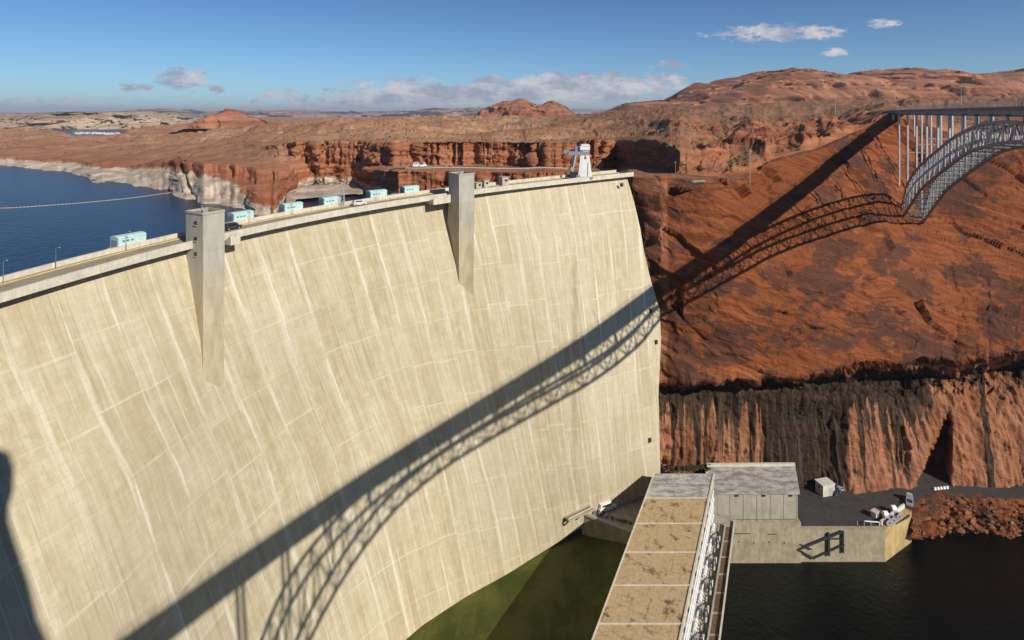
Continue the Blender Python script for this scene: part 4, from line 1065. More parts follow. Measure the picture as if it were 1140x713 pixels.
bridge = empty('arch_bridge', (BX0, 325, -60)); tag(bridge, 'grey steel arch bridge carrying a flat road deck over the canyon', 'bridge')
BO = Vector(bridge.location)
def bpart(mb, name, mat):
    o = mb.build(name, mat, bridge); o.location = -BO; return o
Y_FOOT = Y_of_u(1001)
def sweep(name, Ys, prof, mat):
    n = len(prof); vs = []; fs = []
    for Y in Ys:
        c, d, r = b_frame(Y)
        vs += [(c.x + r.x * a, c.y + r.y * a, h_) for a, h_ in prof]
    for i in range(len(Ys) - 1):
        for k in range(n):
            a, b_ = i * n + k, i * n + (k + 1) % n; fs.append((a, b_, b_ + n, a + n))
    L0 = (len(Ys) - 1) * n; fs += [tuple(range(n - 1, -1, -1)), tuple(range(L0, L0 + n))]
    mb = MB(); mb.add(vs, fs); return bpart(mb, name, mat)
DYs = list(np.linspace(-12, 392, 110))
sweep('road_deck', DYs, [(-3.9, .75), (-3.9, 1.2), (3.9, 1.2), (3.9, .75)], M['deck'])
for s_ in (-1, 1): sweep('girder', DYs, [(s_ * 3.2 - .2, -.7), (s_ * 3.2 + .2, -.7), (s_ * 3.2 + .2, .76), (s_ * 3.2 - .2, .76)], M['steel'])
sweep('soffit', DYs, [(-3.0, -.1), (3.0, -.1), (3.0, .15), (-3.0, .15)], M['steel'])
for s_ in (-1, 1):
    sweep('parapet', DYs, [(s_ * 3.8 - .12, 1.25), (s_ * 3.8 + .12, 1.25), (s_ * 3.8 + .12, 1.7), (s_ * 3.8 - .12, 1.7)], M['deck'])
    fb = MB(); prev = None
    for Y in np.linspace(-10, 388, 150):
        c, d, r = b_frame(Y); p = c + r * s_ * 3.8
        fb.bar((p.x, p.y, 1.7), (p.x, p.y, 3.3), .09)
        if prev:
            for hz_ in (2.1, 2.65, 3.25): fb.bar((prev[0], prev[1], hz_), (p.x, p.y, hz_), .07)
        prev = (p.x, p.y)
    bpart(fb, 'fence', M['steel'])
# rib chords, web members
arcY = [Y_FOOT]
while arcY[-1] > 2:
    y0_ = arcY[-1]; sl_ = (top_z(y0_) - top_z(y0_ - 2)) / 2; arcY.append(y0_ - 5.2 / math.sqrt(1 + BSL ** 2 + sl_ ** 2))
for s_ in (-1, 1):
    for nm, fz, wd in (('top_chord', top_z, .85), ('bottom_chord', bot_z, .85)):
        mb = MB()
        for a, b_ in zip(arcY[:-1], arcY[1:]): mb.bar(rib_pt(a, s_, fz(a)), rib_pt(b_, s_, fz(b_)), wd, .85)
        bpart(mb, nm, M['steel'])
    mb = MB()
    for i, (a, b_) in enumerate(zip(arcY[:-1], arcY[1:])):
        mb.bar(rib_pt(a, s_, bot_z(a)), rib_pt(a, s_, top_z(a)), .34)
        if i % 2: mb.bar(rib_pt(a, s_, bot_z(a)), rib_pt(b_, s_, top_z(b_)), .34)
        else: mb.bar(rib_pt(a, s_, top_z(a)), rib_pt(b_, s_, bot_z(b_)), .34)
    bpart(mb, 'web', M['steel_mid'])
for nm, fz in (('upper_bracing', top_z), ('lower_bracing', bot_z)):
    mb = MB()
    for i, (a, b_) in enumerate(zip(arcY[:-1], arcY[1:])):
        mb.bar(rib_pt(a, -1, fz(a)), rib_pt(a, 1, fz(a)), .26)
        mb.bar(rib_pt(a, -1 if i % 2 else 1, fz(a)), rib_pt(b_, 1 if i % 2 else -1, fz(b_)), .22)
    bpart(mb, nm, M['steel'])
COLU = [1001.0, 1010.3, 1020.3, 1031.6, 1044.1, 1056.9, 1072.0, 1087.1, 1102.7, 1121.4]
colY = [Y_of_u(u) for u in COLU] + [124, 110, 97, 84, 71, 58, 46, 34, 22, 11]
colY = [Y_of_u(1001) + 22] + colY
for i, Y in enumerate(colY):
    for s_ in (-1, 1):
        zb_ = top_z(Y) if i else -16.5
        if zb_ > -1.8: continue
        bpart(MB().bar(rib_pt(Y, s_, zb_), rib_pt(Y, s_, -.85), .7, .7), 'column', M['steel_light'])
    if i in (2, 3, 4):
        bpart(MB().bar(rib_pt(Y, -1, top_z(Y) * .55), rib_pt(Y, 1, top_z(Y) * .55), .5), 'column_tie', M['steel_light'])
    bpart(MB().bar(rib_pt(Y, -1.15, -.65), rib_pt(Y, 1.15, -.65), .8, .7), 'cross_beam', M['steel'])
sb = MB()
for s_ in (-1, 1):
    p = rib_pt(Y_FOOT + 2.5, s_, bot_z(Y_FOOT)); sb.box((p.x, p.y, p.z - .5), (4.0, 7.0, 4.5), -math.atan(BSL))
bpart(sb, 'bearing_block', M['pale_conc'])
p1, p2 = rib_pt(Y_FOOT - 1.5, -1.2, bot_z(Y_FOOT) + .6), rib_pt(Y_FOOT - 1.5, 1.2, bot_z(Y_FOOT) + .6)
bpart(MB().bar(p1, p2, .7, .8), 'end_strut', M['white'])
for k, Y in enumerate((338, 236, 118)):
    c, d, r = b_frame(Y); root = MB()
    p = c + r * 4.2
    root.tube((p.x, p.y, 1.25), (p.x, p.y, 11.5), .11, 7, .07); root.bar((p.x, p.y, 11.4), (p.x - 2.2 * r.x, p.y - 2.2 * r.y, 11.7), .1); root.box((p.x - 2.4 * r.x, p.y - 2.4 * r.y, 11.65), (.8, .35, .15))
    bpart(root, 'lamp_post', M['steel'])

# ------------------------------------------------------------------ powerhouse at the foot of the dam
RZ = -129.0
def XL(Y): return 19.8 + .466 * (Y - 145)
def XR(Y): return 40.7 + .466 * (Y - 145)
AX = Vector((.466, 1, 0)).normalized(); AP = Vector((AX.y, -AX.x, 0)); ARZ = math.atan2(AX.y, AX.x)
ph = empty('powerhouse', (XL(150), 150, -160)); tag(ph, 'long powerhouse with a stained tan roof in six bays at the foot of the dam', 'building')
PO = Vector(ph.location)
def kid(mb, name, mat, parent=ph, off=None):
    o = mb.build(name, mat, parent); o.location = -(PO if off is None else off); return o
Y_S = [198.5, 186.2, 174.0, 161.8, 149.6, 137.4, 125.2, 113.0]
kid(MB().prism([(XL(105) + .5, 105), (XR(105) - .5, 105), (XR(211.5) - .5, 211.5), (XL(211.5) + .5, 211.5)], -172, RZ - .6), 'wall', M['conc'])
for a, b_ in zip(Y_S[:-1], Y_S[1:]):
    kid(MB().prism([(XL(b_) , b_ + .02), (XR(b_), b_ + .02), (XR(a), a - .02), (XL(a), a - .02)], RZ - .6, RZ), 'roof_bay', M['tan_roof'])
kid(MB().prism([(XL(198.5), 198.52), (XR(198.5), 198.52), (XR(212), 212), (XL(212), 212)], RZ - .6, RZ + .05), 'roof_bay', M['old_roof'])
for Ys in Y_S:
    kid(MB().prism([(XL(Ys) - .1, Ys - .16), (XR(Ys) + .1, Ys - .16), (XR(Ys) + .1, Ys + .16), (XL(Ys) - .1, Ys + .16)], RZ + .052, RZ + .24), 'roof_seam', M['pale_conc'])
kid(MB().prism([(XL(105) - .35, 105), (XL(105), 105), (XL(212), 212), (XL(212) - .35, 212)], RZ - 1.3, RZ + .3), 'roof_edge', M['pale_conc'])
kid(MB().prism([(XR(105), 105), (XR(105) + .5, 105), (XR(212) + .5, 212), (XR(212), 212)], RZ - 1.3, RZ + .3), 'roof_edge', M['pale_conc'])
for k, Ym in enumerate(np.arange(108, 211, 6.1)):
    c = Vector((XL(Ym) + .35, Ym, -144.5)); kid(MB().box(c, (.9, .8, 30), ARZ - math.pi / 2), 'pilaster', M['conc'])
for k, Ym in enumerate(np.arange(107, 211, 3.05)):
    kid(MB().box((XR(Ym) + .05, Ym, -136.3), (.45, 1.3, 12.6), ARZ - math.pi / 2), 'pilaster', M['pale_conc'])
for zz, rr in ((-131.9, .22), (-134.6, .3), (-137.4, .2), (-140.2, .28)):
    kid(MB().tube((XR(107) + .75, 107, zz), (XR(207) + .75, 207, zz), rr, 8), 'wall_pipe', M['white'])
for k in range(16):
    Ym = 109.5 + k * 6.1
    kid(MB().box((XR(Ym) + .12, Ym, -133.2), (.5, 1.6, 1.5), ARZ - math.pi / 2), 'window', M['glass'])

# deck with the transformers on the river side
DZ = -143.0
deck = empty('transformer_deck', (XR(160) + 4, 160, DZ)); tag(deck, 'narrow concrete deck with a pale kerb between the powerhouse and the dark river', 'deck')
DO = Vector(deck.location)
kid(MB().prism([(XR(105) + .52, 105), (XR(105) + 8.6, 105), (XR(211) + 8.2, 211), (XR(211) + .52, 211)], DZ - .9, DZ), 'slab', M['conc'], deck, DO)
kid(MB().prism([(XR(105) + .5, 105), (XR(105) + 1.6, 105), (XR(210) + 1.6, 210), (XR(210) + .5, 210)], -172, DZ - .9), 'footing', M['conc'], deck, DO)
kid(MB().prism([(XR(105) + 8.25, 105), (XR(105) + 8.6, 105), (XR(207) + 8.2, 207), (XR(207) + 7.85, 207)], DZ, DZ + .8), 'kerb', M['pale_conc'], deck, DO)
lane = MB()
for k in range(14):
    a = 106 + k * 7.1
    lane.prism([(XR(a) + 5.4, a), (XR(a) + 8.1, a), (XR(a + 6.4) + 7.8, a + 6.4), (XR(a + 6.4) + 5.4, a + 6.4)], DZ, DZ + .03 + .02 * (k % 2))
kid(lane, 'walkway_panel', plain('brown_grating', (0.13, 0.085, 0.05), .9, .35, .2), deck, DO)
kid(MB().prism([(XR(105) + 4.9, 105), (XR(105) + 5.2, 105), (XR(205) + 5.2, 205), (XR(205) + 4.9, 205)], DZ, DZ + 1.1), 'low_wall', M['conc'], deck, DO)
rl = MB(); 
for k in range(22):
    a = 106 + k * 4.7; rl.bar((XR(a) + 4.4, a, DZ), (XR(a) + 4.4, a, DZ + 1.25), .12)
rl.bar((XR(106) + 4.4, 106, DZ + 1.2), (XR(205) + 4.4, 205, DZ + 1.2), .12)
kid(rl, 'railing', M['dark'], deck, DO)

# one big transformer, repeated along the deck
def make_transformer():
    t = empty('transformer', (0, 0, 0))
    MB().box((0, 0, .25), (3.3, 5.6, .5)).build('plinth', M['pale_conc'], t)
    MB().box((0, 0, 1.9), (2.0, 3.8, 2.8)).build('tank', M['offwhite'], t)
    for sy in (-1, 1):
        mb = MB()
        for k in range(6): mb.box((-.85 + k * .34, sy * 2.35, 1.8), (.12, .8, 2.3))
        mb.build('radiator', M['steel_light'], t)
    MB().tube((-.2, -1.7, 4.1), (-.2, 1.7, 4.1), .48, 12).build('oil_cylinder', M['white'], t)
    for sy in (-1, 0, 1):
        b_ = MB().tube((.75, sy * 1.15, 3.3), (1.2, sy * 1.3, 5.2), .2, 8, .12).build('bushing', M['rust'], t)
        MB().tube((1.2, sy * 1.3, 5.2), (1.24, sy * 1.31, 5.5), .09, 6).build('terminal', M['white'], b_)
    MB().bar((-1.0, 1.3, 3.3), (-1.0, 1.3, 4.0), .14).bar((-1.0, -1.3, 3.3), (-1.0, -1.3, 4.0), .14).build('bracket', M['steel'], t)
    MB().box((1.15, 0, 1.4), (.35, 1.0, 1.6)).build('control_box', M['white'], t)
    return t
def make_takeoff():
    t = empty('takeoff_frame', (0, 0, 0))
    for sy in (-1, 1):
        MB().bar((.9, sy * 2.7, 0), (.2, sy * 2.7, 7.2), .3).bar((-.6, sy * 2.7, 0), (.2, sy * 2.7, 7.2), .22).build('post', M['dark'], t)
    MB().bar((.2, -3.0, 7.0), (.2, 3.0, 7.0), .35).bar((.2, -2.7, 4.2), (.2, 2.7, 4.2), .18).build('cross_arm', M['dark'], t)
    for k in (-1, 0, 1): MB().tube((.2, k * 1.9, 6.9), (.2, k * 1.9, 5.6), .12, 7).build('insulator', M['rust'], t)
    return t
def make_duct():
    t = empty('bus_duct', (0, 0, 0))
    mb = MB(); 
    for q in (0, .75): mb.tube((-1.6 + q, -1.6, 2.2 + q * .4), (-1.6 + q, 3.2, 2.2 + q * .4), .22, 8).tube((-1.6 + q, 3.2, 2.2 + q * .4), (1.0, 3.6 + q, 2.0), .22, 8).tube((1.0, 3.6 + q, 2.0), (1.2, 3.8 + q, .1), .22, 8)
    mb.build('pipe', M['white'], t)
    for sy in (1.0, -1.2): MB().box((-1.2, sy, .95), (1.2, .25, 1.9)).build('support', M['pale_conc'], t)
    return t
ordn = ['farthest, next to the workshop wall', 'second from the far end of the deck', 'third from the far end of the deck', 'fourth from the far end of the deck', 'fifth from the far end of the deck', 'sixth from the far end of the deck', 'nearest to the bottom of the photo', 'nearest of the row']
tr, tk, du = make_transformer(), make_takeoff(), make_duct()
for k in range(7):
    Ym = 197.5 - k * 9.4
    for j, (o0, txt, cat, grp, dxx, dyy) in enumerate(((tr, 'white power transformer with rusty bushings, ', 'transformer', 'transformers along the powerhouse deck', 2.05, 0), (tk, 'dark steel take-off frame beside a transformer, ', 'steel frame', 'take-off frames along the powerhouse deck', 3.4, -4.2), (du, 'white pipe duct against the powerhouse wall, ', 'pipe', 'pipe ducts along the powerhouse deck', 2.6, -4.9))):
        o = o0 if k == 0 else copy_tree(o0)
        o.location = (XR(Ym + dyy) + dxx, Ym + dyy, DZ + .005); o.scale = (1.18, 1.1, 1.15) if j != 1 else (1.0, 1.0, .68); o.rotation_euler = (0, 0, -math.atan(.466))
        tag(o, txt + ordn[k], cat, grp)

# workshop block beyond the powerhouse
WF = 219.6
ws = empty('workshop', (88, 226, -155)); tag(ws, 'grey workshop block with a weathered flat roof and a panelled front above the river', 'building')
WO = Vector(ws.location)
kid(MB().prism([(71.2, WF), (105.8, WF), (112.2, 236), (78, 236)], -151, -141), 'wall', M['conc'], ws, WO)
kid(MB().prism([(70.6, WF - .5), (106.4, WF - .5), (113.0, 236.6), (77.6, 236.2)], -141, -140.4), 'roof', M['old_roof'], ws, WO)
kid(MB().prism([(77.6, 235.2), (112.6, 235.6), (113.0, 236.7), (77.6, 236.4)], -140.4, -139.5), 'back_parapet', M['pale_conc'], ws, WO)
kid(MB().prism([(70.6, WF - .5), (71.1, WF - .5), (78.2, 236.2), (77.6, 236.2)], -140.4, -140.0), 'roof_edge', M['pale_conc'], ws, WO)
kid(MB().prism([(70.4, WF - 1.0), (106.6, WF - 1.0), (106.6, WF + 3), (70.4, WF + 3)], -173, -151), 'plinth', M['wet_conc'], ws, WO)
for u in (786.5, 799, 813, 828, 843, 858, 873, 887):
    X = (u - U0) / F * WF; kid(MB().box((X, WF - .04, -146), (.30, .16, 9.9)), 'pilaster', M['steel'] if 0 else M['conc'], ws, WO)
for u in (792, 820, 850, 880):
    X = (u - U0) / F * WF; kid(MB().box((X, WF - .1, -141.7), (1.3, .3, .6)), 'louvre', M['dark'], ws, WO)
kid(MB().box(((793.5 - U0) / F * WF, WF - .1, -143.4), (.22, .3, 3.2)), 'downpipe', M['dark'], ws, WO)
rb_ = MB()
for k in range(13): rb_.bar((70.6 + k * 2.9, WF - .8, -151), (70.6 + k * 2.9, WF - .8, -149.9), .1)
rb_.bar((70.6, WF - .8, -149.95), (105.5, WF - .8, -149.95), .1)
kid(rb_, 'railing', M['steel'], ws, WO)
kid(MB().box((74.5, WF - .9, -149.4), (.3, .5, 3.2)).box((76.5, WF - .9, -149.6), (.9, .4, 2.8)), 'hatch', M['dark'], ws, WO)
for k in range(5):
    X = 78 + k * 5.6; kid(MB().box((X, WF - 1.06, -158.5 + (k % 2) * .3), (.35, .12, .45)), 'drain_opening', M['dark'], ws, WO)
kid(MB().box((84.6, WF - 1.05, -155.1), (6.5, .12, .22)).box((96, WF - 1.05, -155.3), (3.5, .12, .2)), 'water_line', M['dark'], ws, WO)

# quay terrace, retaining wall, road
TZ = -154.4
ter_pts = [(106.6, WF), (137.6, WF), (152.5, 227.3), (156, 233), (170, 239.5), (200, 238), (330, 233), (330, 262), (60, 262), (60, 236.7), (106.6, 236.7)]
q_ = MB().prism(ter_pts, TZ - .6, TZ).build('quay_yard', M['asphalt']); q_['kind'] = 'structure'
qw = empty('quay_wall', (122, WF, -165)); tag(qw, 'olive concrete quay wall rising out of the dark river beside the workshop', 'wall')
QO = Vector(qw.location)
kid(MB().prism([(106.62, WF - .4), (138, WF - .4), (138, WF + 1.6), (106.62, WF + 1.6)], -173, TZ + .25), 'front', M['wet_conc'], qw, QO)
kid(MB().prism([(138.02, WF - .4), (154.6, 229.4), (153.2, 231.2), (138.02, WF + 1.9)], -173, TZ + .3), 'return_wall', plain('yellow_brown_concrete', (0.42, 0.30, 0.13), .9, .35, .22), qw, QO)  # return wall is yellower than the front
kid(MB().prism([(138.1, WF + 1.9), (153.2, 231.2), (152.8, 231.6), (137.7, WF + 2.3)], TZ + .3, TZ + 1.9), 'parapet', M['offwhite'], qw, QO)

shadow_bars = empty('truss_shadow_bars', at(914, 606, WF - 1)); tag(shadow_bars, 'dark bars on the olive quay wall in place of a cast truss shadow', 'shadow_bars')
mb = MB(); Yq = WF - 1.0  # solid dark bars modelled in place of a crane truss's cast shadow
def qp(u, v): return at(u, v, Yq)
for a, b_, wd in (((922.5, 593.5), (922.5, 618.5), .75), ((938.5, 591.5), (938.5, 615.5), .6), ((888, 612), (937, 592), .7), ((905, 622), (940, 606), .5), ((888, 612), (906, 622), .5), ((890, 606), (904, 612), .35), ((922, 600), (938, 600), .3)):
    mb.bar(qp(*a), qp(*b_), wd)
o = mb.build('frame', M['dark'], shadow_bars); o.location = -Vector(shadow_bars.location)
mb = MB()
for k in range(9):
    t_ = k / 9; p = qp(888 + 49 * t_, 612 - 20 * t_); mb.box((p.x, p.y + .1, p.z - .4), (.9, .7, .1))
o = mb.build('shadow_ticks', M['steel'], shadow_bars); o.location = -Vector(shadow_bars.location)

# talus between the road and the river
TL = np.zeros((170, 46, 3))
for i, u in enumerate(np.linspace(1013, 1330, 170)):
    vt = np.interp(u, [1013, 1030, 1050, 1140, 1330], [574, 556, 549, 556, 566]); vbm = np.interp(u, [1013, 1040, 1080, 1140, 1330], [594, 593, 591, 594, 600])
    Yt = np.interp(u, [1013, 1030, 1050, 1140, 1330], [231, 236, 240, 238, 233])
    for j, t_ in enumerate(np.linspace(0, 1, 46)):
        TL[i, j] = at(u, vt + (vbm + 6 - vt) * t_, Yt - 5.5 * t_ ** .8)
        if j == 0: TL[i, j, 1] += 4; TL[i, j, 2] = TZ - .25
x, y, z = TL[..., 0], TL[..., 1], TL[..., 2]
TL += grid_normals(TL) * (1.1 * ridged(x * .2, y * .2, z * .24, 4, .62, 111) + 1.0 * np.floor(3 * vnoise(x * .35, y * .35, z * .4, 113)) / 3 + .6 * fbm(x * .8, y * .8, z * .8, 3, .6, 115))[..., None] * np.clip(np.linspace(0, 1, 46) / .12, 0, 1)[None, :, None]
tl = grid_mesh('talus_terrain', TL, M['rock'], {'streak': 0 * x, 'ring': 0 * x, 'flat': 0 * x, 'wall': 1.0 + 0 * x, 'plants': 0.45 * np.clip(vnoise(x * .12, y * .12, z * .2, 5), 0, 1)}); tl['kind'] = 'structure'

# ------------------------------------------------------------------ vehicles and small things on the quay
def vehicle(name, loc, rz, size, mat, label, cat, pickup=False, group=None):
    L, Wd, H = size
    t = empty(name, loc, rz); tag(t, label, cat, group)
    mb = MB()
    zc = .35; hb = H * .42
    prof = [(-L / 2, zc), (L / 2, zc), (L / 2, zc + hb * .85), (L / 2 - .25, zc + hb), (-L / 2 + .1, zc + hb), (-L / 2, zc + hb * .9)]
    vs = [(a, s_ * Wd / 2, b_) for s_ in (-1, 1) for a, b_ in prof]; n = 6
    mb.add(vs, [tuple(range(n)), tuple(range(2 * n - 1, n - 1, -1))] + [(i, n + i, n + (i + 1) % n, (i + 1) % n) for i in range(n)])
    mb.build('body', mat, t)
    x0, x1 = (L * .02, L * .28) if pickup else (-L * .45, L * .22)
    cb = MB(); zt = zc + hb
    cb.hexa([(x0, -Wd * .46, zt), (x1 + .55, -Wd * .46, zt), (x1 + .55, Wd * .46, zt), (x0, Wd * .46, zt), (x0 + .15, -Wd * .40, zc + H - .1), (x1, -Wd * .40, zc + H - .1), (x1, Wd * .40, zc + H - .1), (x0 + .15, Wd * .40, zc + H - .1)])
    c_ = cb.build('cabin', mat, t)
    MB().add([(x1 + .50, -Wd * .38, zt + .08), (x1 + .50, Wd * .38, zt + .08), (x1 + .10, Wd * .36, zc + H - .18), (x1 + .10, -Wd * .36, zc + H - .18), (x1 + .56, -Wd * .38, zt + .08), (x1 + .56, Wd * .38, zt + .08), (x1 + .16, Wd * .36, zc + H - .18), (x1 + .16, -Wd * .36, zc + H - .18)], [(0, 1, 2, 3), (7, 6, 5, 4), (0, 4, 5, 1), (1, 5, 6, 2), (2, 6, 7, 3), (3, 7, 4, 0)]).build('windscreen', M['glass'], c_)
    for s_ in (-1, 1):
        MB().box((x0 + (x1 - x0) * .5 + .1, s_ * Wd * .435, zt + (H - hb) * .45), ((x1 - x0) * .75, .06, (H - hb) * .42)).build('side_window', M['glass'], c_)
        for fx in (-.31, .32):
            wh = MB().tube((L * fx, s_ * (Wd / 2 - .2), .36), (L * fx, s_ * (Wd / 2 + .02), .36), .38, 12).build('wheel', M['rubber'], t)
            MB().tube((L * fx, s_ * (Wd / 2 + .021), .36), (L * fx, s_ * (Wd / 2 + .04), .36), .2, 8).build('rim', M['steel_light'], wh)
    if pickup: MB().box((-L * .24, 0, zc + hb + .02), (L * .42, Wd * .78, .05)).build('bed', M['dark'], t)
    return t
for p_, rz_, mt_, lb_ in CARS: vehicle('parked_car', p_, rz_, (4.6, 1.9, 1.55), M[mt_], lb_, 'car', False, 'cars on the dam crest')
vehicle('pickup_truck', (108.6, 231.2, TZ + .005), 1.75, (5.6, 2.1, 2.0), M['white'], 'white pickup truck parked beside the workshop wall', 'truck', True)
vehicle('parked_car', (131.5, 240.5, TZ + .005), .5, (4.7, 1.9, 1.6), M['dark'], 'dark car parked next to the small pale shed', 'car')
vehicle('parked_car', (134.6, 242.4, TZ + .005), .35, (4.7, 1.9, 1.6), M['blue'], 'blue grey car parked beyond the dark car by the shed', 'car')
vehicle('flatbed_truck', (157.6, 235.0, TZ + .005), 1.0, (6.6, 2.4, 2.6), M['steel_light'], 'grey truck with a big windscreen parked at the tip of the quay', 'truck', True)

sh = empty('shed', on_z(918.5, 549, TZ), .25); tag(sh, 'small pale flat roofed shed standing against the stained cliff', 'shed')
MB().box((0, 0, 2.2), (5.6, 4.2, 4.4)).build('wall', M['pale_conc'], sh); MB().box((0, 0, 4.52), (6.1, 4.7, .24)).build('roof', M['offwhite'], sh)
MB().box((1.0, -2.13, 1.7), (2.2, .08, 3.0)).build('door', M['steel_light'], sh); MB().box((-2.83, .2, 2.8), (.06, 1.0, .8)).build('window', M['glass'], sh)

# machinery along the angled quay edge
EDGE = Vector((152.5 - 138, 229.0 - WF - .2, 0)).normalized(); ERZ = math.atan2(EDGE.y, EDGE.x)
EIN = Vector((-EDGE.y, EDGE.x, 0))
E0 = Vector((138.2, WF + .5, TZ + .3))
for k, (d, r_, lb) in enumerate(((2.4, 1.25, 'big cable reel at the front corner of the quay'), (5.6, 1.15, 'cable reel second from the front corner of the quay'), (9.6, 1.0, 'cable reel before the parked grey truck'))):
    t = empty('cable_reel', E0 + EDGE * d + Vector((.7, .35, 0)), ERZ + .9); tag(t, lb, 'reel', 'cable reels on the quay edge')
    MB().tube((-.7, 0, r_), (.7, 0, r_), r_ * .62, 16).build('drum', M['dark'], t)
    for s_ in (-1, 1):
        fl = MB().tube((s_ * .7, 0, r_), (s_ * .85, 0, r_), r_, 18).build('flange', M['steel_light'], t)
        MB().tube((s_ * .86, 0, r_), (s_ * .92, 0, r_), r_ * .25, 10).build('hub', M['dark'], fl)
for k, (d, lb) in enumerate(((6.2, 'white round tank with a dark round mouth, nearer one behind the quay parapet'), (12.4, 'white round tank with a dark round mouth, farther one near the grey truck'))):
    t = empty('round_tank', E0 + EDGE * d + EIN * 2.6 + Vector((0, 0, -.29)), ERZ - .5); tag(t, lb, 'tank', 'round tanks behind the quay parapet')
    MB().box((0, 0, .6), (1.6, 1.4, 1.2)).build('base', M['offwhite'], t)
    MB().tube((-.9, 0, 1.9), (.8, 0, 1.9), 1.0, 16).build('barrel', M['white'], t)
    MB().tube((.8, 0, 1.9), (.86, 0, 1.9), .62, 14).build('mouth', M['dark'], t)
gt = empty('barrier_gate', E0 + EDGE * .6 + EIN * 2.0 + Vector((0, 0, -.295)), math.pi + .12); tag(gt, 'white barrier arm lowered across the yard by the quay corner', 'barrier')
MB().box((0, 0, .6), (.6, .6, 1.2)).build('post', M['offwhite'], gt); MB().bar((.2, 0, 1.15), (6.0, 0, 2.0), .28).build('arm', M['white'], gt)
for k in range(3):
    o = MB().tube((0, 0, 0), (0, 0, 1.7), .16, 10).add([(0, 0, 1.72)], []).build('bollard', M['steel_light']); o.location = on_z(954.5 + k * 7.5, 585.5, TZ) + Vector((0, 0, .003))
    tag(o, ('thin pale bollard on the yard edge, farthest from the quay corner', 'thin pale bollard on the yard edge, middle of three', 'thin pale bollard on the yard edge, next to the barrier')[k], 'bollard', 'bollards at the yard edge')
hut = empty('pump_cabinet', E0 + EDGE * 4.0 + EIN * 5.2 + Vector((0, 0, -.295)), ERZ); tag(hut, 'pale pink cabinet in the yard behind the quay parapet', 'cabinet')
MB().box((0, 0, 1.1), (2.6, 1.9, 2.2)).build('wall', M['pale_conc'], hut); MB().box((0, 0, 2.28), (2.9, 2.2, .16)).build('roof', plain('pink_sheet', (.55, .42, .38), .7, .1, .6), hut); MB().box((0, -.98, 1.0), (.9, .06, 1.7)).build('door', M['steel'], hut)
for k in range(5):
    p = on_z(1041 + k * 3.4, 545.4 - k * .35, TZ); o = MB()
    o.add([(s_ * 1.0, a, b_) for s_ in (-.5, .5) for a, b_ in ((-.35, 0), (.35, 0), (.16, .5), (.12, .95), (-.12, .95), (-.16, .5))], [(5, 4, 3, 2, 1, 0), (6, 7, 8, 9, 10, 11)] + [(i, (i + 1) % 6, 6 + (i + 1) % 6, 6 + i) for i in range(6)])
    o = o.build('barrier_block', M['white']); o.location = p + Vector((0, 0, .003)); o.rotation_euler = (0, 0, .3)
    tag(o, ('white road block nearest the dark cleft, first of five', 'white road block second from the dark cleft', 'white road block in the middle of five', 'white road block second from the right end', 'white road block at the right end of five')[k], 'road block', 'white road blocks on the quay road')

# ------------------------------------------------------------------ platform, gallery and truck where the dam meets the powerhouse
gal = empty('valve_gallery', (37, 205, -150)); tag(gal, 'low brown concrete gallery in shade between the dam toe and powerhouse', 'building')
GO = Vector(gal.location)
kid(MB().prism([(24.5, 207.5), (XL(196) - .6, 196), (XL(212) - .6, 212), (53, 222), (30, 216)], -160, -140.6), 'wall', M['wet_conc'], gal, GO)
kid(MB().prism([(24.2, 207.3), (XL(196) - .5, 195.6), (XL(197) - .5, 196.6), (24.8, 208.2)], -140.6, -139.9), 'parapet', M['conc'], gal, GO)
gb = MB()
for k in range(9):
    a = Vector((29 + k * 1.9, 208.0 - k * .8, -140.2)); gb.box(a, (1.0 + .5 * (k % 3), .9, .8 + .5 * (k % 2)), k * .6)
kid(gb, 'stored_gear', M['steel'], gal, GO)
tb = empty('work_platform', on_z(642, 571, -142.0)); tag(tb, 'narrow work platform sticking out from the dam face above the lawn', 'platform')
TO = Vector(tb.location)
c0, c1 = at(629, 576, float(dam_Y(629, 576)) - .5), at(656, 563, float(dam_Y(656, 563)) - .5)
ndam = crest_frame(640)[2] * 1.6
kid(MB().hexa([c0 + ndam * 1.4 + Vector((0, 0, -.5)), c1 + ndam * 1.4 + Vector((0, 0, -.5)), c1 - ndam * 3 + Vector((0, 0, -.5)), c0 - ndam * 3 + Vector((0, 0, -.5)), c0 + ndam * 1.4, c1 + ndam * 1.4, c1 - ndam * 3, c0 - ndam * 3]), 'slab', M['conc'], tb, TO)
kid(MB().bar(c0 + ndam * 1.4 + Vector((0, 0, .9)), c1 + ndam * 1.4 + Vector((0, 0, .9)), .25).bar(c0 + ndam * 1.4, c0 + ndam * 1.4 + Vector((0, 0, 1)), .2).bar(c1 + ndam * 1.4, c1 + ndam * 1.4 + Vector((0, 0, 1)), .2), 'railing', M['pale_conc'], tb, TO)
kid(MB().bar(c0 + ndam * 1.1 + Vector((0, 0, -.5)), c0 - ndam * .2 + Vector((0, 0, -3)), .4).bar(c0.lerp(c1, .5) + ndam * 1.1 + Vector((0, 0, -.5)), c0.lerp(c1, .5) - ndam * .2 + Vector((0, 0, -3)), .4), 'bracket', M['dark'], tb, TO)
vehicle('tank_truck', (33.5, 210.2, -140.59), .45, (7.0, 2.5, 2.7), M['white'], 'white truck parked on the shaded gallery at the dam toe', 'truck')

